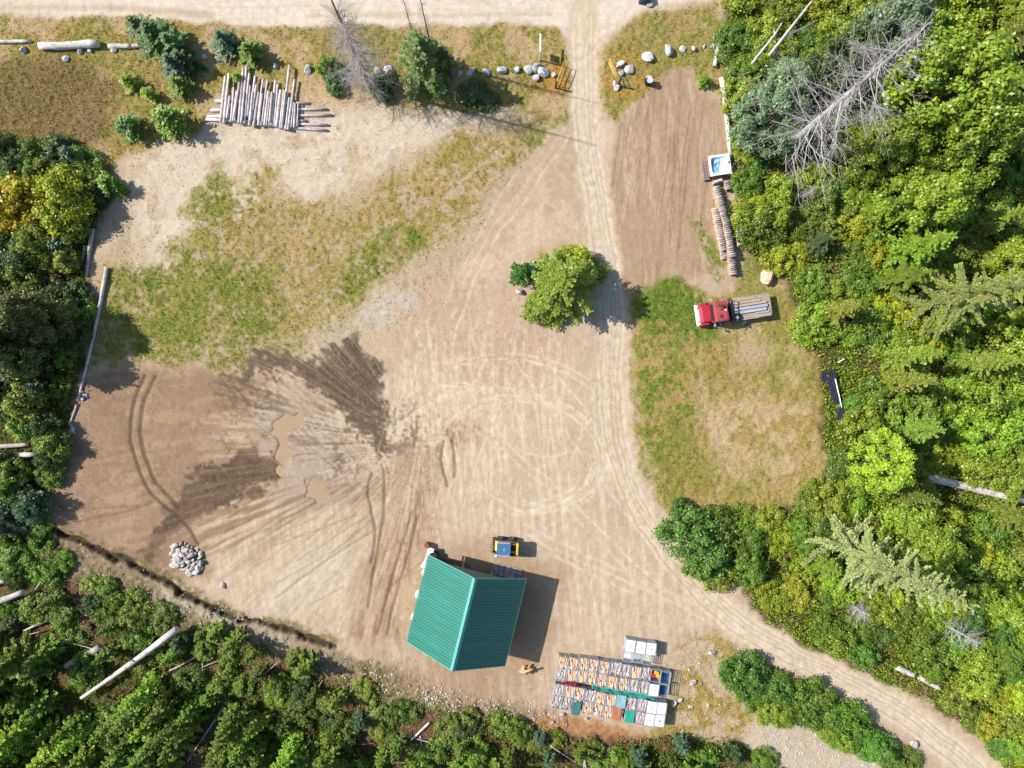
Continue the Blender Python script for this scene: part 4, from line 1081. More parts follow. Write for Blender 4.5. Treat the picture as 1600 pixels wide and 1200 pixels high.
px, py, idx, rg = sample_px(n, forest * inframe * np.where(gx > 1000, 0.35 + sstep(0.3, 0.5, N2), 0.85 * sstep(0.34, 0.56, N2)), 4)
pal = np.array([LIME, GRN, OLV, LIME, GRN, OLV]); palL = np.array([OLV, GRN, DRK, OLV, GRN, RUST])
k = rg.integers(0, 6, n)
clump = (fbm(px, py, 14, 3, 2) * 9).astype(int) % 6
k = np.where(rg.random(n) < 0.65, clump, k)
right = (px > 1000) & (py < 1100)
cols = np.where(right[:, None], pal[k], palL[k] * 0.9) * rg.uniform(0.6, 1.35, (n, 1))
z = ground_z(px, py) + rg.uniform(0.05, 1.0, n) * np.clip(fbm(px, py, 12, 6, 2) * 1.5 - 0.15, 0.15, 1) * np.where(right, 1.0, 0.6)
o = leaves_at('undergrowth', px, py, z, rg.uniform(0.06, 0.14, n), cols, rg, 0.2, 0.6)
tag(o, 'low mixed green plants covering the forest floor', 'undergrowth', kind='stuff')
# fallen twigs
n = 1500
px, py, idx, rg = sample_px(n, inframe * forest * ((gy > 850) & (gx < 1150)) * sstep(0.42, 0.6, N1) + inframe * forest * (gx > 1150) * 0.12, 6)
a = rg.uniform(0, 6.283, n); l = rg.uniform(0.3, 1.6, n)
x = (px - 800) * (CAM_H / FPX); y = (600 - py) * (CAM_H / FPX); z = ground_z(px, py) + rg.uniform(0.03, 0.3, n)
segs = np.stack([x, y, z, np.full(n, 0.022), x + np.cos(a) * l, y + np.sin(a) * l, z + rg.normal(0, 0.2, n) * l, np.full(n, 0.010)], 1)
o = add_obj('fallen_twigs', limb_mesh('fallen_twigs', segs, GREYLOG, 3))
tag(o, 'dead twigs and sticks littering the forest floor', 'twigs', kind='stuff')
# loose stones on gravel banks
def stones(name, n, wgt, seed, smin, smax, m, label):
    px, py, idx, rg = sample_px(n, wgt, seed)
    bm = bmesh.new(); bmesh.ops.create_icosphere(bm, subdivisions=1, radius=1.0)
    bv = np.array([v.co[:] for v in bm.verts]); bf = np.array([[v.index for v in f.verts] for f in bm.faces]); bm.free()
    s = smin + (smax - smin) * rg.random(n) ** 2.2
    sc = s[:, None] * rg.uniform(0.65, 1.25, (n, 3)) * np.array([1, 1, 0.7])
    V = bv[None] * (1 + rg.normal(0, 0.16, (n, len(bv), 1))) * sc[:, None, :]
    x = (px - 800) * (CAM_H / FPX); y = (600 - py) * (CAM_H / FPX); z = ground_z(px, py) + s * 0.2
    V = V + np.stack([x, y, z], 1)[:, None]
    F = bf[None] + (np.arange(n) * len(bv))[:, None, None]
    o = add_obj(name, mesh_np(name, V.reshape(-1, 3), F.reshape(-1, 3), m))
    tag(o, label, 'stones', kind='stuff')
STONE = mat('pale_stone', (0.40, 0.38, 0.35), 0.9, var=0.2, scale=3, bump=0.4, obj_rand=0.1)
stones('gravel_stones', 2400, (bank * (0.2 + sstep(0.5, 0.65, N2)) + region([(1190, 1120), (1370, 1170), (1400, 1230), (1190, 1230)], 12) * 0.8 + tg * sstep(0.5, 0.6, N3) * 0.5 + region([(640, 1060), (900, 1110), (880, 1130), (640, 1090)], 8) * 1.0) * inframe, 8, 0.03, 0.125, STONE, 'loose pale stones scattered along the southern gravel bank')
stones('field_stones', 900, (field * 0.5 * sstep(0.5, 0.62, N3) + strip * 0.4 + rf * 0.1 + yard * 0.12 + wy_ * 0.35 + region([(800, 440), (835, 455), (830, 490), (795, 480)], 5) * 3) * inframe, 9, 0.025, 0.075, STONE, 'small pale stones scattered over the field and yard')

# ------------------------------------------------------------------ logs, poles, boulders
def log_mesh(name, L, r0, r1, m=None, seed=0, sides=9, segs=6, bend=0.02, rough=0.06):
    rg = np.random.default_rng(seed)
    V = []; F = []; mi = []
    ph = rg.uniform(0, 6.283)
    for s in range(segs + 1):
        f = s / segs
        r = r0 + (r1 - r0) * f
        oy = math.sin(f * math.pi + ph) * bend * L * 0.5; oz = 0
        for k in range(sides):
            a = 2 * math.pi * k / sides
            rr = r * (1 + rg.normal(0, rough))
            V.append((L * (f - 0.5), oy + math.cos(a) * rr, math.sin(a) * rr))
    q = []
    for s in range(segs):
        for k in range(sides):
            k2 = (k + 1) % sides
            q.append((s * sides + k, s * sides + k2, (s + 1) * sides + k2, (s + 1) * sides + k))
    bm = bmesh.new()
    vs = [bm.verts.new(v) for v in V]
    for f in q:
        ff = bm.faces.new([vs[i] for i in f]); ff.smooth = True
    for e in (vs[:sides], vs[-sides:]):
        ff = bm.faces.new(e); ff.material_index = 1
    bmesh.ops.recalc_face_normals(bm, faces=bm.faces[:])
    me = bpy.data.meshes.new(name); bm.to_mesh(me); bm.free()
    me.materials.append(m or GREYLOG); me.materials.append(CUTEND)
    return me

def lay_log(name, p0, p1, r0, r1, label, cat='log', m=None, group=None, h=0.0, h1=None, cut=None, seed=None, bend=0.02):
    """a log lying from plan pixel p0 to p1, its underside h above the ground"""
    a = PZ(*p0); b = PZ(*p1)
    za = a[2] + h + r0 * 0.9; zb = b[2] + (h if h1 is None else h1) + r1 * 0.9
    A = Vector((a[0], a[1], za)); B = Vector((b[0], b[1], zb))
    me = log_mesh(name, (B - A).length, r0, r1, m, seed if seed is not None else int(abs(p0[0] * 7 + p0[1] * 3)), bend=bend)
    if cut is not None: me.materials[1] = cut
    o = add_obj(name, me)
    d = (B - A).normalized()
    o.rotation_mode = 'QUATERNION'; o.rotation_quaternion = d.to_track_quat('X', 'Z')
    o.location = (A + B) / 2
    return tag(o, label, cat, group)

def zpx(x, y, ox, oy, k): return (ox + x / k, oy + y / k)
# the log deck: poles across a few long bearers
K = 1600 / 220
bearers = [((195, 495), (1255, 530)), ((145, 598), (1468, 597)), ((110, 672), (1522, 664)), ((92, 705), (1480, 772)), ((480, 745), (1466, 832)), ((560, 700), (1232, 726))]
for i, (a, b) in enumerate(bearers):
    lay_log('bearer_log', zpx(*a, 310, 90, K), zpx(*b, 310, 90, K), 0.15, 0.13, '%sgrey bearer log from the top lying crosswise under the log deck' % nth1(i), m=POLE, group='bearer logs under the log deck', cut=GREYLOG, bend=0.004)
poles = [((322, 230), (268, 750), .13), ((370, 200), (305, 765), .14), ((375, 455), (345, 710), .12), ((415, 355), (385, 730), .11), ((450, 395), (410, 735), .10), ((465, 480), (430, 735), .09), ((525, 135), (470, 765), .14), ((567, 118), (508, 765), .14), ((598, 200), (540, 760), .11), ((607, 340), (572, 680), .12), ((662, 230), (595, 790), .13), ((680, 330), (622, 715), .12), ((700, 410), (640, 800), .13), ((748, 270), (690, 730), .10), ((745, 430), (700, 790), .12), ((800, 275), (735, 780), .11), ((812, 400), (770, 785), .13), ((828, 470), (790, 790), .09), ((850, 450), (815, 788), .09), ((890, 285), (845, 785), .13), ((920, 330), (880, 800), .10), ((950, 390), (905, 805), .18), ((990, 390), (938, 820), .11), ((1055, 115), (968, 825), .14), ((1048, 475), (1005, 835), .13), ((1110, 270), (1035, 840), .12), ((1100, 530), (1070, 808), .08), ((1115, 540), (1100, 812), .12), ((1150, 530), (1135, 798), .08)]
for i, (a, b, r) in enumerate(poles):
    lay_log('deck_pole', zpx(*a, 310, 90, K), zpx(*b, 310, 90, K), r * 0.85, r, '%sweathered grey pole from the left on the log deck' % nth1(i), m=POLE, group='weathered poles on the log deck', h=0.27 + 0.05 * (i % 3), cut=GREYLOG, bend=0.006)
for i, (a, b) in enumerate([((490, 300), (430, 700)), ((640, 420), (610, 740)), ((860, 420), (830, 760)), ((1010, 420), (975, 780)), ((545, 420), (520, 740))]):
    lay_log('deck_pole', zpx(*a, 310, 90, K), zpx(*b, 310, 90, K), .10, .11, '%spole from the left of the thin ones laid on top of the log deck' % nth1(i), m=POLE, group='weathered poles on the log deck', h=0.5, cut=GREYLOG, bend=0.006)
# single logs
W = PALELOG; G = GREYLOG
for p0, p1, r0, r1, m, lab in [
    ((1123, 58), (1116, 106), .24, .22, W, 'short white log beside the shrubs at the end of the boulder row'), ((1126, 124), (1141, 248), .27, .22, W, 'long white log edging the parking pad above the hot tub'),
    ((169, 418), (124, 626), .20, .12, W, 'long thin fallen pole along the left forest edge'), ((121, 632), (110, 664), .12, .09, W, 'short thin pole continuing below the long fallen pole'),
    ((146, 358), (142, 392), .22, .20, G, 'weathered log stub at the left forest edge above the long pole'), ((142, 388), (136, 432), .18, .12, G, 'split weathered log leaning on the stub at the left forest edge'), ((133, 385), (129, 410), .13, .10, G, 'grey slab beside the split log at the left forest edge'),
    ((-12, 66), (50, 67), .20, .16, W, 'leftmost pale log in the row along the road'), ((66, 74), (158, 72), .34, .38, W, 'thickest pale log in the row along the road'), ((172, 74), (206, 74), .24, .22, W, 'pale log right of the thickest one along the road'), ((209, 74), (222, 72), .22, .2, W, 'short pale log at the right end of the roadside row'),
    ((1436, 745), (1592, 779), .40, .30, W, 'thick white log lying in the forest right of the grass'), ((1556, 641), (1640, 643), .26, .24, W, 'white log at the middle of the right edge'), ((1398, 1040), (1426, 1053), .30, .28, W, 'white log piece above the driveway at lower right'), ((1434, 1057), (1466, 1074), .26, .22, W, 'second white log piece above the driveway at lower right'), ((1528, 1112), (1552, 1124), .2, .18, W, 'white log piece nearest the lower right corner'),
    ((287, 976), (135, 1084), .36, .17, W, 'long bare log lying across the lower left forest'), ((162, 1008), (108, 1038), .34, .30, G, 'short thick log above the long bare log at lower left'), ((-10, 942), (48, 920), .32, .28, G, 'grey log at the left edge of the lower forest'), ((-8, 912), (22, 903), .24, .2, G, 'short grey log above the one at the left edge'),
    ((350, 1104), (294, 1190), .12, .07, G, 'thin dead stem right of the long bare log'), ((80, 966), (40, 984), .16, .1, G, 'thin grey log between the left edge and the short thick log'), ((72, 900), (40, 950), .09, .06, G, 'slender pole above the short thick log at lower left'), ((104, 954), (98, 986), .12, .1, W, 'white stick beside the short thick log at lower left'), ((-5, 712), (62, 709), .30, .24, W, 'lower of two grey trunks at the left edge beside the yard'), ((-5, 698), (50, 693), .24, .18, G, 'upper of two grey trunks at the left edge beside the yard'),
    ((672, 1128), (642, 1156), .13, .09, W, 'thin log in the brush below the shed'), ((657, 1150), (662, 1192), .09, .06, W, 'slender stick below the thin log under the shed'), ((674, 1182), (664, 1210), .22, .2, G, 'grey log at the bottom edge below the shed'), ((912, 1178), (916, 1210), .2, .2, G, 'grey log at the bottom edge below the totes'),
    ((62, 790), (50, 840), .10, .07, G, 'thin stem bending down beside the left end of the ditch'), ((1350, 520), (1354, 545), .14, .1, W, 'grey stump pole in the thicket above the black sheets')]:
    lay_log('fallen_log', p0, p1, r0, r1, lab, m=m, cut=m, h=(0.8 if 'forest' in lab and r0 > .3 else 0.25 if 'lower left' in lab or 'left edge' in lab else 0.02))
for i, (p0, p1, r) in enumerate([((70, 905), (38, 952), .06), ((30, 950), (84, 968), .05), ((104, 1000), (118, 955), .05), ((160, 1015), (92, 1000), .06), ((240, 1018), (262, 996), .05), ((268, 1045), (330, 1010), .07), ((300, 1050), (345, 1030), .06), ((322, 1062), (318, 1020), .05), ((400, 1060), (440, 1030), .06), ((480, 1100), (505, 1060), .05), ((560, 1130), (600, 1100), .06), ((700, 1165), (650, 1150), .07), ((720, 1150), (745, 1180), .06), ((860, 1160), (900, 1190), .06), ((20, 1000), (70, 985), .07), ((200, 960), (225, 990), .05)]):
    lay_log('fallen_pole', p0, p1, r, r * .6, '%sthin grey pole from the left lying along the southern wood' % nth1(sorted([70, 30, 104, 160, 240, 268, 300, 322, 400, 480, 560, 700, 720, 860, 20, 200]).index(p0[0])), 'pole', G, 'thin fallen poles in the southern wood', h=.35, cut=G, bend=.05)
# standing birch snags
def snag(px, py, h, r, label, branch=None):
    x, y, z = PZ(px, py)
    root = empty('birch_snag', (x, y, z))
    segs = []; n = 6
    rg = random.Random(px)
    p = Vector((0, 0, -0.1)); 
    for k in range(n):
        q = Vector((rg.uniform(-.12, .12) * k / n, rg.uniform(-.12, .12) * k / n, h * (k + 1) / n))
        segs.append([*p, r * (1 - 0.7 * k / n), *q, r * (1 - 0.7 * (k + 1) / n)]); p = q
    add_obj('trunk', limb_mesh('trunk', segs, BIRCH, 9), root)
    bs = [[0, 0, h * .45, r * .6, h * .10, -h * .02, h * .66, r * .4], [h * .10, -h * .02, h * .66, r * .4, h * .13, -.04 * h, h * .8, r * .2]] if branch else []
    for k in range(7):
        a = rg.uniform(0, 6.28); zz = h * rg.uniform(.3, .95); l = rg.uniform(.2, .6)
        bs.append([0, 0, zz, .03, math.cos(a) * l, math.sin(a) * l, zz + .2, .012])
    add_obj('branch_stubs', limb_mesh('branch_stubs', bs, BIRCH, 6), root)
    tag(root, label, 'dead tree', 'white birch snags')
snag(1168, 110, 9.0, .20, 'left white birch snag near the top of the photo')
snag(1195, 96, 11.0, .22, 'taller right white birch snag with a forked limb, near the top', True)

ROCKS = []
for k in range(7):
    bm = bmesh.new(); bmesh.ops.create_icosphere(bm, subdivisions=2, radius=1.0)
    rg = np.random.default_rng(600 + k)
    sc = rg.uniform(0.75, 1.2, 3) * np.array([1, 1, 0.72])
    planes = [(unit(rg.normal(size=(1, 3)))[0], rg.uniform(0.46, 0.78)) for _ in range(11)]
    for v in bm.verts:
        p = np.array(v.co[:])
        for n_, d_ in planes:
            e = p @ n_ - d_
            if e > 0: p = p - n_ * e * 0.9
        v.co = Vector(p * sc * (1 + rg.normal(0, 0.03)))
    me = bpy.data.meshes.new('rock'); bm.to_mesh(me); bm.free()
    for p in me.polygons: p.use_smooth = False
    ROCKS.append(me)
ROCK_M = mat('boulder_grey', (0.44, 0.44, 0.45), 0.9, var=0.28, scale=2.2, bump=0.7, obj_rand=0.16, dist=0.05)
ROCK_P = mat('rock_pale', (0.43, 0.395, 0.375), 0.9, var=0.3, scale=2.5, bump=0.6, obj_rand=0.2, dist=0.05)
ROCK_O = mat('rock_pink', (0.55, 0.44, 0.36), 0.9, var=0.25, scale=1.5, bump=0.6, col2=(0.50, 0.24, 0.13), dist=0.05)
for me in ROCKS: me.materials.append(ROCK_M)
ROCKS_P = [m.copy() for m in ROCKS]
for me in ROCKS_P: me.materials[0] = ROCK_P
def rock(name, px, py, r, label, group=None, z=None, pool=None, flat=1.0, ang=None):
    x, y, zz = PZ(px, py)
    o = add_obj(name, (pool or ROCKS)[random.randrange(7)])
    s = r * random.uniform(0.95, 1.1)
    o.scale = (s * random.uniform(0.9, 1.15), s * random.uniform(0.85, 1.1), s * flat)
    o.rotation_euler = (random.uniform(-.2, .2), random.uniform(-.2, .2), random.uniform(0, 6.28) if ang is None else ang)
    o.location = (x, y, (zz if z is None else zz + z) + r * 0.35)
    return tag(o, label, 'boulder' if name == 'boulder' else 'rock', group)
GB = 'boulders lined up along the road'
for i, (x, y, r) in enumerate([(38, 79, .5), (126, 82, .4), (104, 92, .42), (141, 80, .35), (178, 77, .5)]):
    rock('boulder', x, y, r, '%sgrey boulder from the left beside the pale roadside logs' % nth1(i), GB)
for i, (x, y, r) in enumerate([(320, 88, .38), (342, 92, .45), (378, 95, .3), (430, 104, .44), (482, 110, .48), (503, 112, .34), (589, 112, .42), (608, 109, .55)]):
    rock('boulder', x, y, r, '%sboulder from the left in the row above the log deck' % nth1(i), GB)
for i, (x, y, r) in enumerate([(719, 117, .42), (736, 114, .42), (760, 113, .50), (784, 111, .54), (808, 110, .48)]):
    rock('boulder', x, y, r, '%sof five spaced boulders from the left, left of the gate' % nth1(i), GB)
for x, y, r, l in [(826, 108, .55, 'left boulder of the cluster beside the left gate'), (837, 107, .72, 'largest boulder of the cluster beside the left gate'), (849, 113, .60, 'right boulder of the cluster beside the left gate'), (838, 123, .55, 'lower boulder of the cluster beside the left gate'), (865, 118, .38, 'small boulder between the cluster and the left gate'),
                   (968, 102, .55, 'top boulder of the trio beside the right gate'), (983, 111, .55, 'right boulder of the trio beside the right gate'), (970, 116, .45, 'bottom left boulder of the trio beside the right gate'),
                   (1012, 89, .72, 'longest boulder in the row right of the gate'), (1043, 81, .66, 'big pointed boulder second in the row right of the gate'), (1066, 78, .42, 'third boulder in the row right of the gate'), (1083, 77, .42, 'fourth boulder in the row right of the gate'), (1100, 74, .34, 'fifth boulder in the row right of the gate'), (1113, 73, .40, 'last boulder in the row right of the gate, by the white log')]:
    rock('boulder', x, y, r, l, GB)
for x, y, r, l in [(961, 132, .38, 'upper pinkish rock at the foot of the right gate'), (964, 138, .36, 'lower pinkish rock at the foot of the right gate'),
                   (844, 409, .42, 'pale rock on the upper rim of the island'), (836, 412, .34, 'small pale rock left of the one on the upper rim of the island'), (863, 407, .40, 'pale rock on the upper rim of the island, nearest the driveway'), (813, 457, .62, 'large white rock at the lower left rim of the island'), (858, 406, .26, 'smallest pale rock on the upper rim of the island'),
                   (349, 914, .34, 'single pale block beside the ditch right of the rock pile'), (1052, 1099, .40, 'white rock right of the lower row of totes'), (1063, 1094, .36, 'second white rock right of the lower row of totes'), (1112, 1019, .42, 'flat white rock right of the three upper tanks'), (1083, 1066, .4, 'pale rock in the dry grass right of the totes'),
                   (878, 1116, .34, 'pale rock below the lower left totes'), (916, 1122, .3, 'pale rock below the dark green metal sheet'), (1428, 1162, .5, 'mossy rock at the lower edge of the driveway'), (1016, 6, .42, 'grey rock at the top edge beside the blue box')]:
    rock('rock', x, y, r, l, pool=ROCKS_P)
big = rock('boulder', 1196, 434, .82, 'rounded pink and white boulder above the back of the truck')
big.data = ROCKS[2].copy(); big.data.materials[0] = ROCK_O
for i, (x, y, r) in enumerate([(130, 612, .22), (134, 617, .26), (130, 622, .28), (136, 620, .2), (112, 664, .3), (114, 671, .32), (110, 675, .26), (117, 676, .24)]):
    rock('rock', x, y, r, '%spale rock from the top along the lower end of the fallen pole' % nth1(i), 'rocks by the fallen pole', pool=ROCKS_P)
# the rock pile
rp = random.Random(8); pile = []
t = 0
while len(pile) < 56 and t < 6000:
    t += 1
    a = rp.uniform(0, 6.283); q = math.sqrt(rp.random())
    x = 293 + math.cos(a) * q * 25 + math.sin(a) * q * 3; y = 872 + math.sin(a) * q * 23 + math.cos(a) * q * 4
    if all((x - u) ** 2 + (y - v) ** 2 > 5.6 ** 2 for u, v, _ in pile): pile.append((x, y, q))
pile.sort()
for pi, (x, y, q) in enumerate(pile):
    o = rock('rock', x, y, rp.uniform(.20, .42), '%spale rock from the left in the rock pile above the ditch' % nth1(pi), 'rocks heaped in the pile above the ditch', z=0.45 * (1 - q ** 2) + rp.uniform(-.08, .1), pool=ROCKS_P)
    if rp.random() < 0.4: o.scale.x *= 1.5; o.rotation_euler.z = rp.uniform(0.2, 0.9)

# ------------------------------------------------------------------ the shed
GREEN_ROOF = mat('green_roof', (0.006, 0.150, 0.115), 0.45, metal=0.0, var=0.16, scale=2.2, bump=0.05, spec=0.5, stretch=(0.22, 2.2, 1), obj_rand=0.08)
TRIM = mat('green_trim', (0.07, 0.30, 0.26), 0.4, var=0.06, scale=2, bump=0.0, spec=0.5)
TIMBER = mat('shed_timber', (0.22, 0.15, 0.09), 0.9, var=0.25, scale=5, bump=0.3, stretch=(1, 1, 0.2))
SIDING = mat('teal_siding', (0.05, 0.13, 0.15), 0.5, var=0.12, scale=3, bump=0.1)
cx, cy = P(732, 939)
u_dir = Vector((146, -36)).normalized()
shed = empty('shed', (cx, cy, 0.0), math.atan2(u_dir.y, u_dir.x))        # local x: west to east, local y: north
tag(shed, 'open-fronted shed with a green ribbed metal gable roof', 'shed')
HW, HL, ZR, ZE = 4.85, 4.28, 7.0, 3.0
nsh = 10; wsh = 2 * HL / nsh
sl = Vector((HW, 0, ZE - ZR)); SLen = sl.length
def sheet_mesh(name, W, L, m, rib=0.285, hgt=0.040, th=0.01):
    """ribbed sheet: ribs run along x (length L), profile across y (width W)"""
    prof = []
    y = 0.0
    while y < W - 1e-4:
        for dy, z in ((0, 0), (rib * .30, 0), (rib * .40, hgt), (rib * .56, hgt), (rib * .66, 0)):
            if y + dy < W: prof.append((y + dy, z))
        y += rib
    prof.append((W, 0))
    n = len(prof)
    V = [(0, p[0], p[1]) for p in prof] + [(L, p[0], p[1]) for p in prof] + [(0, p[0], p[1] - th) for p in prof] + [(L, p[0], p[1] - th) for p in prof]
    F = []
    for i in range(n - 1):
        F.append((i, n + i, n + i + 1, i + 1)); F.append((2 * n + i, 2 * n + i + 1, 3 * n + i + 1, 3 * n + i))
        F.append((n + i, 3 * n + i, 3 * n + i + 1, n + i + 1)); F.append((i, i + 1, 2 * n + i + 1, 2 * n + i))
    F.append((0, 2 * n, 3 * n, n)); F.append((n - 1, 2 * n - 1, 4 * n - 1, 3 * n - 1))
    return mesh_np(name, V, F, m)
sm = sheet_mesh('roof_sheet', wsh - 0.006, SLen, GREEN_ROOF)
pitch = math.atan2(ZR - ZE, HW)
for side in (0, 1):
    for i in range(nsh):
        o = add_obj('roof_sheet', sm, shed)
        if side == 0:      # east slope: x axis runs down to the east
            o.rotation_euler = (0, pitch, 0); o.location = (0.0, -HL + i * wsh, ZR)
        else:
            o.rotation_euler = Euler((0, pitch, math.pi)); o.rotation_euler = (Matrix.Rotation(math.pi, 3, 'Z') @ Matrix.Rotation(pitch, 3, 'Y')).to_euler(); o.location = (0.0, HL - i * wsh, ZR)
        o.location.z += random.uniform(0, 0.006)
bm = bmesh.new()
bm_extrude_xz(bm, [(-0.24, ZR - 0.085), (0, ZR + 0.115), (0.24, ZR - 0.085), (0.24, ZR - 0.10), (0, ZR + 0.09), (-0.24, ZR - 0.10)], -HL - 0.03, HL + 0.03)
bm_obj('ridge_cap', bm, TRIM, shed)
def roof_z(x): return ZR - (ZR - ZE) * abs(x) / HW
for s in (-1, 1):
    for e in (-1, 1):
        bm = bmesh.new()
        x0, x1 = 0.02 * e, HW * e
        bm_extrude_xz(bm, [(x0, roof_z(x0) - 0.02), (x1, roof_z(x1) - 0.02), (x1, roof_z(x1) - 0.24), (x0, roof_z(x0) - 0.24)], s * HL - 0.03 + s * 0.035, s * HL + 0.03 + s * 0.035)
        bm_obj('fascia_board', bm, TRIM, shed)
for s in (-1, 1):     # eave trims
    box('eave_trim', TRIM, shed, (s * HW - 0.04 + s * 0.05, s * HW + 0.02 + s * 0.05, -HL, HL, ZE - 0.17, ZE - 0.03), 0.01)
WX, WY = 4.35, 3.85
# south wall closed, west and east walls boarded, north side open under a sided gable
for s in (-1, 1):
    bm = bmesh.new()
    if s < 0: pts = [(-WX, 0), (WX, 0), (WX, roof_z(WX) - .12), (0, ZR - .12), (-WX, roof_z(WX) - .12)]
    else: pts = [(-WX, 2.9), (WX, 2.9), (WX, roof_z(WX) - .12), (0, ZR - .12), (-WX, roof_z(WX) - .12)]
    bm_extrude_xz(bm, pts, s * WY - 0.06, s * WY + 0.06)
    bm_obj('gable_wall', bm, SIDING, shed)
for s in (-1, 1):
    w = box('side_wall', TIMBER, shed, (s * WX - 0.05, s * WX + 0.05, -WY + .07, WY - .07, 0, 3.2), 0.0)
    for k in range(24):
        y0 = -WY + .09 + k * (2 * WY - .18) / 24
        box('board', TIMBER, w, (s * WX + s * .051, s * WX + s * (.075 + .01 * (k % 2)), y0, y0 + 0.295, 0.05, 3.12), 0.0) 
for x in (-WX, -1.45, 1.45, WX - .2):
    box('post', TIMBER, shed, (x, x + .2, WY - .32, WY - .1, 0, 2.9), 0.015)
def shed_xy(x, y): 
    a = shed.rotation_euler.z
    return (cx + x * math.cos(a) - y * math.sin(a), cy + x * math.sin(a) + y * math.cos(a))
# paving slabs stacked at the open front
SLAB = mat('slab', (0.34, 0.32, 0.33), 0.9, var=0.2, scale=4, bump=0.3, obj_rand=0.15)
bm = bmesh.new(); bm_box(bm, -.28, .28, -.28, .28, 0, .12, .02, 1); slab_me = bpy.data.meshes.new('paving_slab'); bm.to_mesh(slab_me); bm.free(); slab_me.materials.append(SLAB)
q = 0
for j in range(2):
    for i in range(5):
        for k in range(1):
            o = add_obj('paving_slab', slab_me)
            x, y = shed_xy(1.85 + i * .60 + random.uniform(-.03, .03), WY - .35 + j * .60 + random.uniform(-.03, .03))
            o.location = (x, y, 0.05 + k * .125); o.rotation_euler.z = shed.rotation_euler.z + random.uniform(-.05, .05)
            tag(o, '%sgrey paving slab from the left in the %s row at the shed front' % (nth1(i), ('inner', 'outer')[j]), 'slab', 'paving slabs stacked in front of the shed')

# clutter round the shed
WHITEP = mat('white_plastic', (0.78, 0.79, 0.80), 0.45, var=0.06, scale=2, bump=0.0, spec=0.5)
BLACKP = mat('black_plastic', (0.015, 0.016, 0.02), 0.5, var=0.2, scale=4, bump=0.1)
RUSTM = mat('rusty_steel', (0.30, 0.10, 0.05), 0.8, var=0.35, scale=8, bump=0.3)
STEEL = mat('galvanised', (0.55, 0.58, 0.62), 0.4, metal=0.6, var=0.12, scale=6, bump=0.0)
YELLOW = mat('yellow_paint', (0.68, 0.43, 0.04), 0.55, var=0.28, scale=4, bump=0.05, spec=0.5)
RED = mat('red_paint', (0.30, 0.02, 0.03), 0.42, var=0.14, scale=2.5, bump=0.05, spec=0.5)
BLUEGLASS = mat('blue_glass', (0.06, 0.14, 0.28), 0.12, var=0.15, scale=2, bump=0.0, spec=0.6)
RUBBER = mat('rubber', (0.03, 0.028, 0.027), 0.85, var=0.25, scale=9, bump=0.2)
DUST = mat('dusty_rubber', (0.26, 0.23, 0.19), 0.95, var=0.3, scale=6, bump=0.2)
def drum(px, py, r, h, m, label, lid=None, top=None):
    x, y, z = PZ(px, py)
    root = empty('drum', (x, y, z))
    bm = bmesh.new()
    for z0, z1, ra, rb in ((0, h * .32, r, r), (h * .32, h * .36, r * 1.04, r * 1.04), (h * .36, h * .66, r, r), (h * .66, h * .70, r * 1.04, r * 1.04), (h * .70, h, r, r * .98)):
        bm_cyl(bm, (0, 0, z0), (0, 0, z1), ra, rb, 18)
    bm_obj('barrel_body', bm, m, root)
    bm = bmesh.new(); bm_cyl(bm, (0, 0, h + .002), (0, 0, h + .03), r * .9, r * .88, 18); bm_cyl(bm, (r * .4, 0, h + .03), (r * .4, 0, h + .06), .05, .05, 8)
    bm_obj('lid', bm, lid or m, root)
    return tag(root, label, 'barrel')
for k, (x, y) in enumerate([(664, 893), (652, 936), (642, 984)]):
    a = shed_xy(-WX - .52 - .1 * (k % 2), WY - 1.9 - k * 2.3)
    drum(800 + a[0] * FPX / CAM_H, 600 - a[1] * FPX / CAM_H, .33, 1.0, WHITEP, '%swhite plastic drum from the top along the left side of the shed' % nth1(k))['group'] = 'white drums beside the shed'
drum(668, 850, .28, .75, RUSTM, 'rusty red drum standing just above the top left corner of the shed')
drum(679, 866, .42, .9, BLACKP, 'black bin at the top left corner of the shed')
# bent white sheet draped at the corner
bm = bmesh.new()
prev = None
for i in range(9):
    f = i / 8
    x = -0.1 + 0.75 * math.sin(f * 1.7); y = -1.0 + 2.0 * f
    a = bm.verts.new((x - .32, y, .55 + .15 * math.sin(f * 9))); b = bm.verts.new((x + .32, y - .1, .95 + .1 * math.cos(f * 7)))
    if prev: bm.faces.new((prev[0], prev[1], b, a))
    prev = (a, b)
r = bmesh.ops.solidify(bm, geom=bm.faces[:], thickness=0.02)
bmesh.ops.recalc_face_normals(bm, faces=bm.faces[:])
x, y, z = PZ(664, 868)
tag(bm_obj('plastic_sheet', bm, WHITEP, loc=(x, y, z - .1)), 'bent white plastic sheet at the upper left corner of the shed', 'sheet')
def board(name, p0, p1, w, th, m, label, cat, h=0.02):
    a = PZ(*p0); b = PZ(*p1)
    d = Vector((b[0] - a[0], b[1] - a[1])); L = d.length
    o = box(name, m, None, (-L / 2, L / 2, -w / 2, w / 2, 0, th), min(th, w) * .15)
    o.location = ((a[0] + b[0]) / 2, (a[1] + b[1]) / 2, (a[2] + b[2]) / 2 + h); o.rotation_euler.z = math.atan2(d.y, d.x)
    return tag(o, label, cat)
board('white_board', (646, 986), (641, 1006), .22, .06, WHITEP, 'white board sticking out below the lower left corner of the shed', 'board')
board('plank', (684, 872), (718, 878), .16, .05, TIMBER, 'thin brown strip lying between the black bin and the shed shadow', 'plank')  # thin flat brown strip on the ground beside the black bin
board('white_board', (778, 862), (774, 870), .2, .08, WHITEP, 'small white board lying between the loader and the shed', 'board')
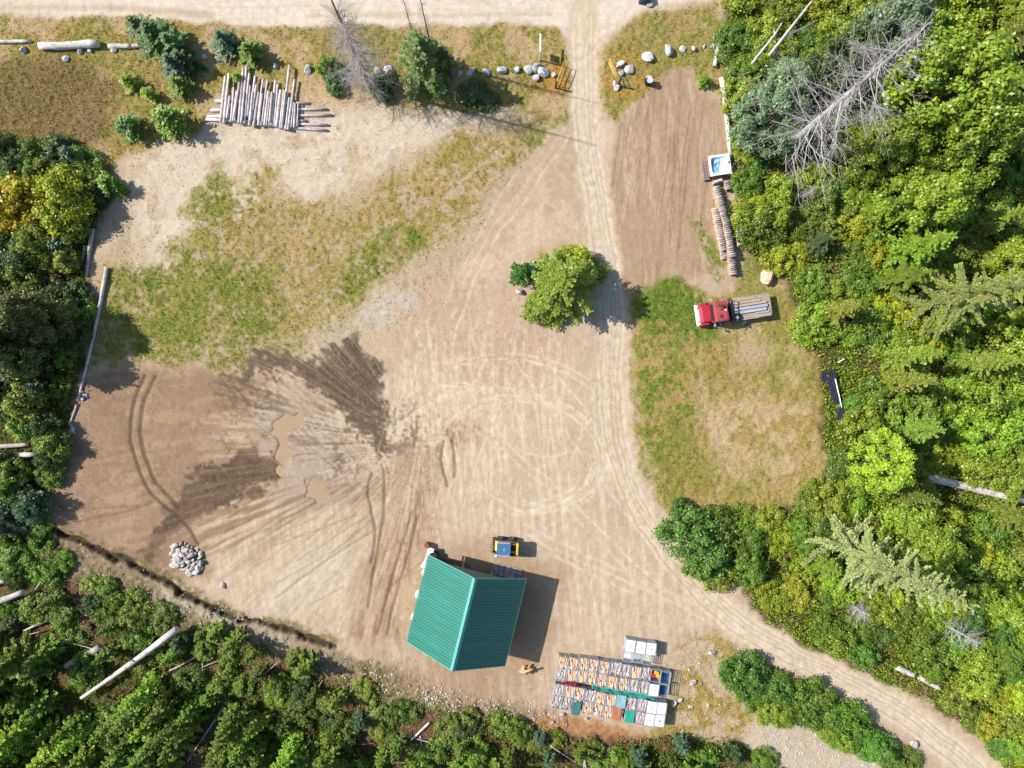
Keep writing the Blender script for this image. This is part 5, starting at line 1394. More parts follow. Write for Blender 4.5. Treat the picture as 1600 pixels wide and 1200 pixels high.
# broken timber heap by the shed's lower right corner
hp = random.Random(4)
SPLITW = mat('split_wood', (0.52, 0.34, 0.18), 0.9, var=0.22, scale=6, bump=0.2, obj_rand=0.15)
bm = bmesh.new()
for k in range(16):
    a = hp.uniform(-.9, .9); l = hp.uniform(.5, .95); z = .08 + .05 * k
    c = Vector((hp.uniform(-.3, .3), hp.uniform(-.25, .25), z))
    d = Vector((math.cos(a), math.sin(a), hp.uniform(-.1, .1))) * l * .5
    bm_cyl(bm, c - d, c + d, .11, .10, 5)
x, y, z = PZ(822, 1044)
o = bm_obj('wood_offcuts', bm, SPLITW, loc=(x, y, z))
tag(o, 'small heap of orange wood offcuts by the shed lower right corner', 'wood pile', kind='stuff')

# ------------------------------------------------------------------ skid steer loader
def wheel(parent, x, y, r, w, tyre, hub, name='wheel'):
    s = 1 if y > 0 else -1
    root = bpy.data.objects.new(name, None); link(root, parent); root.location = (x, y, r)
    bm = bmesh.new()
    n = 20; prof = [(-w / 2, r * .62), (-w / 2, r * .93), (-w * .35, r), (w * .35, r), (w / 2, r * .93), (w / 2, r * .62)]
    rings = [[bm.verts.new((math.cos(2 * math.pi * i / n) * q, yy, math.sin(2 * math.pi * i / n) * q)) for i in range(n)] for yy, q in prof]
    for a, b in zip(rings[:-1], rings[1:]):
        for i in range(n): bm.faces.new((a[i], a[(i + 1) % n], b[(i + 1) % n], b[i]))
    bmesh.ops.recalc_face_normals(bm, faces=bm.faces[:])
    bm_obj('tyre', bm, tyre, root, True)
    bm = bmesh.new(); bm_cyl(bm, (0, -w * .3, 0), (0, w * .3, 0), r * .62, r * .62, 16); bm_cyl(bm, (0, s * w * .3, 0), (0, s * w * .42, 0), r * .25, r * .2, 10)
    bm_obj('rim', bm, hub, root)
    return root
WORN = mat('worn_black', (.05, .045, .04), .7, var=.4, scale=6)
x, y, z = PZ(789, 851)
sk = empty('skid_steer_loader', (x, y, z), math.radians(177))
tag(sk, 'small yellow skid steer loader with blue cab roof, above the shed', 'loader')
bm = bmesh.new()
bm_extrude_xz(bm, [(-1.35, .45), (-1.35, 1.0), (-1.2, 1.35), (-.5, 1.4), (-.3, 1.0), (.75, .95), (1.0, .6), (.95, .35), (-1.2, .35)], -.5, .5)
bmesh.ops.bevel(bm, geom=bm.edges[:], offset=.04, segments=2, affect='EDGES')
bm_obj('body', bm, YELLOW, sk)
box('engine_grille', BLACKP, sk, (-1.05, -.62, -.28, .28, 1.395, 1.425), .01)
bm = bmesh.new()
for sx, sy in ((-.42, -.46), (-.42, .46), (.62, -.46), (.62, .46)): bm_box(bm, sx - .04, sx + .04, sy - .04, sy + .04, .95, 2.0, .01, 1)
for k in range(6): bm_box(bm, -.40 + k * .18, -.36 + k * .18, -.49, -.46, 1.0, 1.95)
bm_obj('cab_frame', bm, BLACKP, sk)
box('cab_roof', BLUEGLASS, sk, (-.56, .78, -.56, .56, 2.0, 2.07), .03)
box('roof_rail', STEEL, sk, (-.5, .78, -.68, -.57, 1.96, 2.03), .01)
box('roof_rail', STEEL, sk, (-.5, .78, .57, .68, 1.96, 2.03), .01)
box('roof_hatch', mat('pale_blue', (.35, .45, .6), .3, bump=0), sk, (.02, .10, -.12, .16, 2.075, 2.09), .005)
for s in (-1, 1):
    bm = bmesh.new()
    bm_extrude_xz(bm, [(-1.3, 1.15), (-1.3, 1.62), (-.7, 1.66), (.9, 1.15), (1.25, .5), (1.1, .45), (.78, 1.0), (-.7, 1.42), (-1.12, 1.38), (-1.12, 1.15)], s * .66 - .08, s * .66 + .08)
    bm_obj('lift_arm', bm, WORN, sk)
    for wx_ in (-.72, .42): wheel(sk, wx_, s * .72, .42, .30, RUBBER, mat('dusty_hub', (.55, .5, .4), .8))
box('cross_beam', YELLOW, sk, (-1.34, -1.14, -.58, .58, 1.45, 1.64), .03)
bm = bmesh.new()
bm_box(bm, 1.2, 1.3, -.75, .75, .1, .75, .02, 1)
for k in range(7): bm_cyl(bm, (1.3, -.66 + k * .22, .14), (1.75, -.66 + k * .22, .10), .035, .02, 6)
for k in (-.3, .3): bm_cyl(bm, (1.25, k, .75), (1.6, k, .5), .04, .03, 6)
bm_obj('grapple_fork', bm, mat('worn_steel', (.20, .17, .16), .7, var=.3), sk)

# ------------------------------------------------------------------ the red flatbed truck
x, y = P(1147, 484, 1.0)
zt = float(ground_z(1147, 484))
tr = empty('flatbed_truck', (x, y, zt), math.radians(188.7))
tag(tr, 'old red flatbed truck with rust patches on its cab roof, parked on grass', 'truck')
bm = bmesh.new()
bm_extrude_xz(bm, [(2.42, .55), (3.45, .55), (3.52, .75), (3.5, 1.24), (3.34, 1.38), (2.42, 1.50)], -.82, .82)
bmesh.ops.bevel(bm, geom=bm.edges[:], offset=.07, segments=3, affect='EDGES')
bm_obj('hood', bm, mat('fresh_red', (0.30, 0.012, 0.03), .4, var=.25, scale=2.5, bump=.03, spec=.5), tr)
for s in (-1, 1):
    bm = bmesh.new()
    bm_extrude_xz(bm, [(2.38, .6), (2.45, .95), (2.7, 1.15), (3.35, 1.12), (3.5, .95), (3.5, .6), (3.36, .6), (3.2, .9), (2.8, .95), (2.55, .6)], s * .95 - .14, s * .95 + .14)
    bmesh.ops.bevel(bm, geom=bm.edges[:], offset=.03, segments=2, affect='EDGES')
    bm_obj('fender', bm, RED, tr)
    bm = bmesh.new(); bm_cyl(bm, (3.5, s * .86, .98), (3.57, s * .86, .98), .12, .11, 12)
    bm_obj('headlight', bm, mat('lamp_glass', (.8, .75, .7), .1, bump=0), tr)
CABRED = mat('worn_red', (0.27, 0.05, 0.052), .6, var=.2, scale=1.2, bump=.08, col2=(.24, .035, .04))
bm = bmesh.new()
bm_extrude_xz(bm, [(.92, .6), (2.44, .6), (2.46, 1.48), (2.32, 2.12), (2.2, 2.2), (1.02, 2.2), (.92, 2.05)], -.98, .98)
bmesh.ops.bevel(bm, geom=bm.edges[:], offset=.07, segments=3, affect='EDGES')
cab = bm_obj('cab', bm, CABRED, tr)
DARKRUST = mat('dark_rust', (.075, .028, .022), .9, var=.35, scale=7, bump=.2)
for (rx, ry, ra) in [(1.43, -.42, .26), (1.23, -.3, .18), (1.68, .5, .20), (1.73, -.55, .14), (1.58, -.15, .12)]:
    bm = bmesh.new(); rr = random.Random(int(rx * 100))
    vs = [bm.verts.new((rx + math.cos(a / 11 * 6.283) * ra * rr.uniform(.6, 1.2), ry + math.sin(a / 11 * 6.283) * ra * rr.uniform(.6, 1.2), 2.205)) for a in range(11)]
    bm.faces.new(vs); ex = bmesh.ops.extrude_face_region(bm, geom=bm.faces[:]); 
    for v in ex['geom']:
        if isinstance(v, bmesh.types.BMVert): v.co.z += .004
    bmesh.ops.recalc_face_normals(bm, faces=bm.faces[:])
    bm_obj('rust_patch', bm, DARKRUST, cab)
bm = bmesh.new(); bm_cyl(bm, (1.2, -.05, 2.2), (1.2, -.05, 2.27), .09, .07, 10); bm_obj('roof_lamp', bm, WHITEP, cab)
GLASS = mat('dark_glass', (.04, .05, .06), .08, bump=0, spec=.6)
bm = bmesh.new()
vs = [bm.verts.new(v) for v in ((2.455, -.84, 1.55), (2.455, .84, 1.55), (2.345, .80, 2.06), (2.345, -.80, 2.06))]
bm.faces.new(vs); bmesh.ops.solidify(bm, geom=bm.faces[:], thickness=-.02)
for v in bm.verts: v.co.x += .03
bm_obj('windshield', bm, GLASS, cab)
for s in (-1, 1):
    box('side_window', GLASS, cab, (1.22, 2.02, s * .975 - .02, s * .975 + .02, 1.5, 1.98), .01)
    bm = bmesh.new(); bm_cyl(bm, (2.2, s * .95, 1.6), (2.3, s * 1.28, 1.65), .02, .02, 6); bm_cyl(bm, (2.2, s * .95, 1.3), (2.3, s * 1.28, 1.4), .02, .02, 6); bm_box(bm, 2.25, 2.33, s * 1.3 - .09, s * 1.3 + .09, 1.35, 1.75, .01, 1)
    bm_obj('mirror', bm, STEEL, tr)
box('bumper', WHITEP, tr, (3.58, 3.76, -1.06, 1.06, .45, .78), .03)
box('grille', STEEL, tr, (3.51, 3.56, -.6, .6, .7, 1.15), .01)
box('chassis', BLACKP, tr, (-3.6, 3.4, -.42, .42, .55, .78), .02)
bm = bmesh.new(); bm_cyl(bm, (-.1, 0.65, .6), (.3, 0.65, .6), .28, .28, 12); bm_obj('fuel_tank', bm, BLACKP, tr)
BEDW = mat('bed_planks', (.33, .27, .22), .95, var=.3, scale=3, bump=.3, stretch=(.3, 4, 1), obj_rand=.25)
bed = box('bed_frame', BLACKP, tr, (-3.72, .46, -1.16, 1.16, .86, .985), .02)
for k in range(12):
    y0 = -1.16 + k * .1935
    box('bed_plank', BEDW, bed, (-3.70, .40, y0 + .006, y0 + .186, .99, 1.03 + .006 * (k % 3)), .004)
bm = bmesh.new()
for k in range(7): bm_box(bm, .44, .50, -1.12 + k * .36, -1.06 + k * .36, .987, 2.0)
bm_box(bm, .43, .51, -1.15, 1.15, 2.0, 2.08); bm_box(bm, .43, .51, -1.15, 1.15, 1.4, 1.47)
bm_obj('headache_rack', bm, BLACKP, tr)
for s in (-1, 1):
    wheel(tr, 2.88, s * .96, .46, .26, RUBBER, STEEL)
    wheel(tr, -2.35, s * .90, .46, .42, RUBBER, STEEL)
for k in (.3, -.3):
    bm = bmesh.new(); bm_cyl(bm, (-3.75, k, .75), (-4.0, k, .75), .03, .03, 6); bm_obj('hitch_pin', bm, STEEL, tr)
def on_truck(name, dims, m, label, rz=0.0, bev=.015):
    o = box(name, m, None, dims, bev)
    o.location = (x, y, zt); o.rotation_euler.z = tr.rotation_euler.z + rz
    return tag(o, label, 'beam', 'timbers on the truck bed')
STEELBEAM = mat('grey_beam', (.30, .32, .36), .6, var=.2, scale=3, bump=.1, stretch=(.3, 4, 4))
OLDBEAM = mat('old_beam', (.36, .29, .22), .9, var=.25, scale=3, bump=.2, stretch=(.3, 4, 4))
for d, m, l in [((-3.15, .0, .22, .50, 1.04, 1.22), STEELBEAM, 'bright grey beam second from the firewood side on the truck bed'), ((-3.3, .05, -.12, .16, 1.04, 1.24), STEELBEAM, 'bright grey beam in the middle of the truck bed'),
                ((-3.25, .1, -.40, -.20, 1.04, 1.2), OLDBEAM, 'tan beam beside the middle grey beam on the truck bed'), ((-3.5, -2.2, .80, 1.10, 1.04, 1.25), OLDBEAM, 'short stacked beam at the far rear edge of the truck bed'), ((-3.4, -2.1, .58, .76, 1.04, 1.18), STEELBEAM, 'short grey beam beside the stacked one at the rear of the truck bed'),
                ((-2.7, -.2, -.72, -.48, 1.04, 1.12), OLDBEAM, 'flat plank near the lower side of the truck bed'), ((-2.3, -.5, -1.05, -.80, 1.04, 1.10), OLDBEAM, 'flat plank along the lower edge of the truck bed')]:
    on_truck('timber_beam', d, m, l)
def spare(lx, ly, label):
    a = tr.rotation_euler.z
    root = empty('spare_tyre', (x + lx * math.cos(a) - ly * math.sin(a), y + lx * math.sin(a) + ly * math.cos(a), zt + 1.05))
    bm = bmesh.new()
    n = 18
    prof = [(.2, .02), (.42, .0), (.46, .08), (.46, .18), (.42, .25), (.2, .23)]
    rings = [[bm.verts.new((math.cos(6.2832 * i / n) * q, math.sin(6.2832 * i / n) * q, zz)) for i in range(n)] for q, zz in prof]
    for a_, b_ in zip(rings, rings[1:] + rings[:1]):
        for i in range(n): bm.faces.new((a_[i], a_[(i + 1) % n], b_[(i + 1) % n], b_[i]))
    bmesh.ops.recalc_face_normals(bm, faces=bm.faces[:])
    bm_obj('tyre', bm, RUBBER, root, True)
    bm = bmesh.new(); bm_cyl(bm, (0, 0, .06), (0, 0, .12), .21, .21, 14); bm_obj('rim', bm, STEEL, root)
    tag(root, label, 'tyre')
spare(-.12, .80, 'spare tyre behind the cab on the truck bed')
board('white_board', (1160, 506), (1166, 502), .12, .05, WHITEP, 'short white stick on the grass below the truck bed', 'board')
for k, (a, b) in enumerate([((1118, 508), (1124, 513)), ((1124, 504), (1128, 510)), ((1116, 512), (1121, 510))]):
    board('scrap_piece', a, b, .14, .04, STEEL, '%spale scrap piece from the left on the grass below the truck cab' % nth1(k), 'scrap')

# ------------------------------------------------------------------ hot tub and slatted step
x, y = P(1125.5, 257, .9); zt2 = float(ground_z(1125, 257))
tub = empty('hot_tub', (x, y, zt2), math.radians(8))
tag(tub, 'white square hot tub with a blue basin, standing beside the firewood', 'hot tub')
S = 1.10
CABM = mat('tub_cabinet', (.30, .12, .08), .8, var=.2, scale=3, stretch=(6, 6, .5))
for s in (-1, 1):
    box('cabinet_panel', CABM, tub, (s * (S + .02) - .03, s * (S + .02) + .03, -S * .93 + .02, S * .93 - .02, 0, .80), .01)
    box('cabinet_panel', CABM, tub, (-S + .14, S - .14, s * (S * .93 - .12) - .03, s * (S * .93 - .12) + .03, 0, .80), .01)
n = 41
U, Vv = np.meshgrid(np.linspace(-1, 1, n), np.linspace(-1, 1, n))
def sq(u, v, p=5): return (np.abs(u) ** p + np.abs(v) ** p) ** (1 / p)
rr_ = sq(U, Vv, 6)
zz = np.full(U.shape, .90)
basin = sstep(.80, .70, rr_) if False else 1 - sstep(.68, .80, rr_)
zz -= basin * (.32 + .18 * (np.sin(3 * np.arctan2(Vv, U)) * .3))
zz -= (1 - sstep(.30, .42, np.hypot(U * .95, Vv + .05))) * .18
zz -= sstep(.95, 1.0, rr_) * .09
mi = ((basin[:-1, :-1] + basin[1:, 1:]) * .5 > .5).astype(int)
mi[(U[:-1, :-1] > .12) & (mi == 1)] = 0
vv = np.stack([U.ravel() * S, Vv.ravel() * S * .93, zz.ravel()], 1)
jj2, ii2 = np.meshgrid(np.arange(n - 1), np.arange(n - 1), indexing='ij'); a_ = (jj2 * n + ii2).ravel()
me = mesh_np('shell', vv, np.stack([a_, a_ + 1, a_ + n + 1, a_ + n], 1), [WHITEP, mat('tub_blue', (.30, .48, .68), .25, bump=0, var=.1, scale=2)], mi.ravel(), True)
add_obj('shell', me, tub)
for k, (jx, jy) in enumerate([(.55, .1), (.35, -.55), (-.6, -.35), (-.55, .5)]):
    bm = bmesh.new(); bm_cyl(bm, (jx, jy, .52), (jx, jy, .62), .07, .06, 10); bm_obj('jet', bm, STEEL, tub)
bm = bmesh.new(); bm_box(bm, .80, .95, -.05, .25, .90, .94, .02, 2); bm_obj('control_panel', bm, BLACKP, tub)
x, y, z = PZ(1101, 267)
pl = empty('wooden_pallet', (x, y, z), math.radians(8))
tag(pl, 'grey slatted wooden pallet standing left of the hot tub', 'pallet')
PALW = mat('pallet_wood', (.24, .20, .19), .9, var=.25, scale=5, bump=.2)
for k in range(14): box('slat', PALW, pl, (-.28, .28, -1.0 + k * .145, -.915 + k * .145, .34, .37), .004)
for s in (-.24, 0, .24): box('stringer', PALW, pl, (s - .03, s + .03, -1.02, 1.02, .03, .338), .004)
for k, (a, b) in enumerate([((1115, 285), (1116, 289)), ((1121, 283), (1122, 287))]):
    board('concrete_block', a, b, .42, .9, mat('block_grey', (.45, .40, .37), .9, var=.2, scale=4), '%spale block from the left at the top of the firewood rows' % nth1(k), 'block')

# ------------------------------------------------------------------ firewood rows
FIREW = mat('firewood_bark', (.30, .265, .25), .95, var=.3, scale=6, bump=.4, obj_rand=.3, stretch=(.5, 2, 2))
FIREEND = mat('firewood_end', (.58, .38, .22), .9, var=.2, scale=9, bump=.1)
FL = []
for k in range(6):
    me = log_mesh('firewood_log', 0.62, .105, .10, FIREW, 700 + k, sides=7, segs=2, bend=.01, rough=.14)
    me.materials[1] = FIREEND; FL.append(me)
bm0 = []
def fire_row(pts, layers, label, group, name2):
    pts3 = [np.array(P(*p)) for p in pts]
    seg = [np.linalg.norm(b - a) for a, b in zip(pts3[:-1], pts3[1:])]
    tot = sum(seg); step = .215; nn = int(tot / step)
    low = []
    for i in range(nn):
        s = (i + .5) * step; k = 0
        while k < len(seg) - 1 and s > seg[k]: s -= seg[k]; k += 1
        c = pts3[k] + (pts3[k + 1] - pts3[k]) * (s / seg[k]); d = (pts3[k + 1] - pts3[k]) / seg[k]
        ang = math.atan2(d[1], d[0]) + math.pi / 2
        pxl = (800 + c[0] * FPX / CAM_H, 600 - c[1] * FPX / CAM_H)
        z = float(ground_z(*pxl))
        nl = max(1, int(layers(i / nn)))
        for L_ in range(nl):
            off = (.10 if L_ % 2 else 0)
            M = Matrix.Translation((c[0] + d[0] * off, c[1] + d[1] * off, z + .10 + L_ * .175 + random.uniform(-.02, .02))) @ Matrix.Rotation(ang + random.uniform(-.09, .09), 4, 'Z') @ Matrix.Translation((random.uniform(-.06, .06), 0, 0)) @ Matrix.Rotation(random.uniform(0, 6.28), 4, 'X')
            if L_ == nl - 1:
                o = add_obj('firewood_log', FL[random.randrange(6)]); o.matrix_world = M
                tag(o, label % nth1(i), 'firewood', group)
            else: low.append((FL[random.randrange(6)], M))
    bm = bmesh.new()
    for me, M in low:
        n0 = len(bm.verts); bm.from_mesh(me); bm.verts.ensure_lookup_table()
        bmesh.ops.transform(bm, matrix=M, verts=bm.verts[n0:])
    o = bm_obj(name2, bm, [FIREW, FIREEND])
    tag(o, 'lower layers of ' + group, 'firewood', kind='stuff')
fire_row([(1116, 326), (1120, 350), (1127, 385), (1131, 406)], lambda f: 4 if f < .8 else 2, '%stop log from the hot tub end of the left firewood row', 'the left firewood row', 'firewood_stack')
fire_row([(1117, 292), (1122, 320), (1130, 350), (1136, 380), (1140, 405), (1144, 432)], lambda f: 6 if .1 < f < .8 else 4, '%stop log from the hot tub end of the longest firewood row', 'the middle firewood row', 'firewood_stack')
fire_row([(1133, 284), (1137, 300)], lambda f: 4, '%stop log from the hot tub end of the short firewood row', 'the short firewood row', 'firewood_stack')
fire_row([(1146, 336), (1151, 360), (1154, 386)], lambda f: 5, '%stop log from the hot tub end of the right firewood row', 'the right firewood row', 'firewood_stack')
for k, (a, b, w) in enumerate([((1173, 366), (1177, 372), .5), ((1181, 358), (1187, 360), .5), ((1165, 378), (1169, 388), .18)]):
    board('white_board', a, b, w, .08, WHITEP, '%swhite board from the top in the shrubs right of the firewood' % ['second ', 'first ', 'third '][k], 'board')
# black sheets and white pipe at the edge of the thicket
BLACKM = mat('black_sheet', (.022, .024, .035), .35, var=.2, scale=3, bump=.05, spec=.6)
for k, (px_, py_, rz_, L_, Wd, lab) in enumerate([(1282, 588, 1.25, 1.0, .7, 'short black ribbed metal sheet left of the white pipe'), (1298, 593, 1.35, 2.0, 1.0, 'largest black ribbed metal sheet under the white pipe'), (1300, 616, 1.35, 1.6, .9, 'lower black ribbed metal sheet under the white pipe'), (1306, 648, 1.0, 1.3, .9, 'black ribbed metal sheet half hidden below the white pipe')]):
    x, y, z = PZ(px_, py_)
    o = add_obj('metal_sheet', sheet_mesh('metal_sheet', Wd, L_, BLACKM, .2, .03), None, (x + .4, y - L_ / 2, z + .75 + .04 * k), rz_ + .35)
    o.rotation_euler.x = .08
    tag(o, lab, 'sheet', 'black sheets at the thicket edge')
lay_log('white_pipe', (1298, 592), (1308, 636), .055, .055, 'straight white pipe lying on the black metal sheets', 'pipe', WHITEP, h=.92, cut=WHITEP, bend=0)
lay_log('white_pipe', (1303, 567), (1313, 561), .05, .05, 'short white pipe above the black metal sheets', 'pipe', WHITEP, h=.8, cut=WHITEP, bend=0)
TAKEN.append((1298, 610, 30))

# ------------------------------------------------------------------ totes: caged crates of firewood and white tanks
CAGE = mat('cage_steel', (.50, .53, .57), .45, metal=.5, var=.15, scale=6, bump=0)
TANK = mat('tank_plastic', (.76, .79, .84), .35, var=.05, scale=1.5, bump=.02, spec=.5)
ORANGEW = mat('tote_wood_orange', (.56, .39, .25), .9, var=.25, scale=7, bump=.2, col2=(.42, .26, .15))
BARKW = mat('tote_bark', (.30, .25, .24), .9, var=.25, scale=7, bump=.2)
GREYW = mat('tote_wood_grey', (.46, .42, .41), .9, var=.25, scale=7, bump=.2, col2=(.26, .22, .21))
TW, TD, TH = .98, 1.20, 1.15
def cage_mesh():
    bm = bmesh.new()
    t = .018
    for zc in (.16, .36, .56, .76, .96, TH):
        for s in (-1, 1):
            bm_box(bm, -TW / 2, TW / 2, s * TD / 2 - t, s * TD / 2 + t, zc - t, zc + t)
            bm_box(bm, s * TW / 2 - t, s * TW / 2 + t, -TD / 2 + t, TD / 2 - t, zc - t * .8, zc + t * .8)
    for k in range(6):
        xx = -TW / 2 + .05 + k * (TW - .1) / 5
        for s in (-1, 1): bm_box(bm, xx - t * .9, xx + t * .9, s * TD / 2 - t * 1.3, s * TD / 2 + t * 1.3, .14, TH - .02)
    for k in range(1, 6):
        yy = -TD / 2 + k * TD / 6
        for s in (-1, 1): bm_box(bm, s * TW / 2 - t * 1.3, s * TW / 2 + t * 1.3, yy - t * .9, yy + t * .9, .14, TH - .02)
    me = bpy.data.meshes.new('cage'); bm.to_mesh(me); bm.free(); me.materials.append(CAGE); return me
def pallet_mesh():
    bm = bmesh.new()
    for s in (-1, 0, 1): bm_box(bm, s * .40 - .06, s * .40 + .06, -TD / 2 + .02, TD / 2 - .02, 0, .09)
    bm_box(bm, -TW / 2 + .01, TW / 2 - .01, -TD / 2 + .01, TD / 2 - .01, .09, .135)
    me = bpy.data.meshes.new('pallet_base'); bm.to_mesh(me); bm.free(); me.materials.append(PALW); return me
def tank_mesh():
    bm = bmesh.new(); bm_box(bm, -TW / 2 + .03, TW / 2 - .03, -TD / 2 + .03, TD / 2 - .03, .14, TH + .02, .09, 3)
    me = bpy.data.meshes.new('tank'); bm.to_mesh(me); bm.free(); me.materials.append(TANK); return me
def cap_mesh(m, r=.085):
    bm = bmesh.new(); bm_cyl(bm, (0, 0, TH + .02), (0, 0, TH + .065), r, r * .92, 14); bm_cyl(bm, (0, 0, TH + .065), (0, 0, TH + .085), r * .4, r * .4, 8)
    me = bpy.data.meshes.new('cap'); bm.to_mesh(me); bm.free(); me.materials.append(m); return me
def wood_mesh(seed, m, m2):
    rg = random.Random(seed); bm = bmesh.new()
    bm_box(bm, -TW / 2 + .05, TW / 2 - .05, -TD / 2 + .05, TD / 2 - .05, .15, .82)
    for lay in range(2):
        for row in range(3):
            xx = -TW / 2 + .03
            while xx < TW / 2 - .08:
                w = rg.uniform(.09, .19)
                xc = xx + w / 2; xx += w * .92
                yc = (row - 1) * (TD - .1) / 3 + rg.uniform(-.09, .09)
                zc = .86 + lay * .15 + rg.uniform(-.04, .09)
                L_ = rg.uniform(.34, .52); a = rg.uniform(-.22, .22) + (math.pi / 2 if rg.random() < .05 else 0)
                d = Vector((math.sin(a), math.cos(a), rg.uniform(-.10, .10))) * L_ / 2
                c = Vector((xc, yc, zc)); q_ = len(bm.faces)
                bm_cyl(bm, c - d, c + d, w * .60, w * .52, rg.choice((3, 4, 4, 5)))
                g_ = 1 if rg.random() < .3 else 0
                bm.faces.ensure_lookup_table()
                for f in bm.faces[q_:]: f.material_index = g_
    for f in bm.faces: f.smooth = False
    me = bpy.data.meshes.new('firewood_load'); bm.to_mesh(me); bm.free(); me.materials.append(m); me.materials.append(m2); return me
CG, PB, TK = cage_mesh(), pallet_mesh(), tank_mesh()
PBW = PB.copy(); PBW.materials[0] = WHITEP
CAPO, CAPB = cap_mesh(mat('cap_orange', (.6, .32, .2), .5, bump=0)), cap_mesh(BLACKP)
WO = [wood_mesh(800 + i, ORANGEW, GREYW) for i in range(4)]; WG = [wood_mesh(820 + i, GREYW, BARKW) for i in range(4)]
TROT = math.radians(-8.0)
KT = 1553 / 220
def tote(zx, zy, kind, label, group='caged totes in rows below the shed', cover=None):
    px_, py_ = 840 + zx / KT, 980 + zy / KT
    x, y = P(px_, py_, 1.15)
    z = float(ground_z(800 + x * 15.5, 600 - y * 15.5))
    root = empty('tote', (x + random.uniform(-.03, .03), y + random.uniform(-.04, .04), z), TROT + random.uniform(-.045, .045))
    if kind != 'loose':
        add_obj('cage', CG, root)
    add_obj('pallet_base', PBW if kind == 'e' else PB, root)
    if kind in 'og':
        o = add_obj('firewood_load', (WO if kind == 'o' else WG)[random.randrange(4)], root); o['kind'] = 'stuff'
    elif kind in ('t', 'b'):
        t_ = add_obj('tank', TK, root); c_ = add_obj('cap', CAPO if kind == 't' else CAPB, t_)
    elif kind == 'blue':
        box('blue_liner', mat('blue_liner', (.02, .09, .20), .4, bump=.05), root, (-TW / 2 + .04, TW / 2 - .04, -TD / 2 + .04, TD / 2 - .04, .14, .55), .04)
    tag(root, label, 'tote', group)
    return root, x, y, z
rows = [('top', [(280, 395, 'o'), (392, 408, 'o'), (506, 412, 'o'), (618, 430, 'o'), (738, 445, 'o'), (855, 462, 'g'), (966, 480, 'g'), (1082, 500, 'o'), (1192, 520, 'g')]),
        ('second', [(262, 524, 'g'), (376, 530, 'o'), (488, 545, 'o'), (590, 562, 'o'), (708, 585, 'o'), (828, 612, 'o'), (944, 630, 'o'), (1058, 650, 'g'), (1170, 668, 'g')]),
        ('third', [(236, 700, 'g'), (350, 716, 'o'), (462, 736, 'o'), (578, 768, 'g'), (692, 788, 'o'), (805, 812, 'o'), (920, 822, 'x'), (1036, 846, 'g'), (1155, 866, 'g')]),
        ('bottom', [(214, 835, 'g'), (318, 850, 'g'), (424, 880, 'x'), (554, 890, 'o'), (664, 912, 'o'), (772, 932, 'o'), (874, 958, 'x'), (1016, 985, 'x'), (1126, 1002, 'g')])]
for rn, cells in rows:
    for i, (zx, zy, k) in enumerate(cells):
        what = {'o': 'tote of orange split firewood', 'g': 'tote of grey split firewood', 'x': 'tote under a metal sheet'}[k]
        tote(zx, zy, k if k != 'x' else 'g', '%s, %sfrom the left in the %s tote row' % (what, nth1(i), rn))
tote(1285, 695, 't', 'single white tank at the right end of the second tote row')
tote(1262, 884, 't', 'left white tank of the upper pair at the lower right of the totes'); tote(1368, 900, 't', 'right white tank of the upper pair at the lower right of the totes')
tote(1236, 1022, 't', 'left white tank of the bottom pair at the lower right of the totes'); tote(1345, 1036, 'b', 'white tank with a black cap hole at the lower right end of the totes')
GT = 'three white tanks above the tote rows'
for i, (zx, zy) in enumerate([(1028, 208), (1140, 226), (1250, 242)]): tote(zx, zy, 't', '%swhite tank from the left in the trio above the tote rows' % nth1(i), GT)
for i, (zx, zy) in enumerate([(1005, 318), (1112, 334), (1222, 350)]):
    r_, x, y, z = tote(zx, zy, 'e', '%sempty wire cage from the left in front of the three white tanks' % nth1(i), 'empty cages by the tanks')
    r_.scale.z = .9
box('yellow_tag', YELLOW, None, (-.16, .16, -.12, .12, 0, .02), .004, loc=(*P(840 + 1226 / KT, 980 + 322 / KT, 1.05), 1.06), rz=TROT)
tag(bpy.data.objects['yellow_tag'], 'yellow plate on the rightmost empty wire cage', 'plate')
tote(1302, 540, 'e', 'open cage holding red and orange scraps in the top tote row'); tote(1412, 560, 'blue', 'cage with a dark blue liner at the right end of the top tote row'); tote(1392, 700, 'blue', 'cage with a dark blue liner right of the single white tank')
# scraps in the open cage
sx_, sy_ = P(840 + 1302 / KT, 980 + 540 / KT, .9)
for k, (dx, dy, m, l) in enumerate([(-.25, .1, mat('red_scrap', (.55, .03, .03), .5, bump=0), 'red container in the open cage of scraps'), (.1, .35, mat('orange_scrap', (.75, .38, .03), .5, bump=0), 'orange container in the open cage of scraps'), (.22, .05, mat('orange_scrap', (.75, .38, .03), .5), 'second orange container lower in the open cage of scraps')]):
    bm = bmesh.new(); bm_box(bm, -.16, .16, -.2, .2, 0, .5, .05, 2); bm_cyl(bm, (.05, .08, .5), (.05, .08, .58), .05, .05, 10)
    o = bm_obj('canister', bm, m, loc=(sx_ + dx, sy_ + dy, .5 + .06 * k), rz=.3 + k); tag(o, l, 'canister')
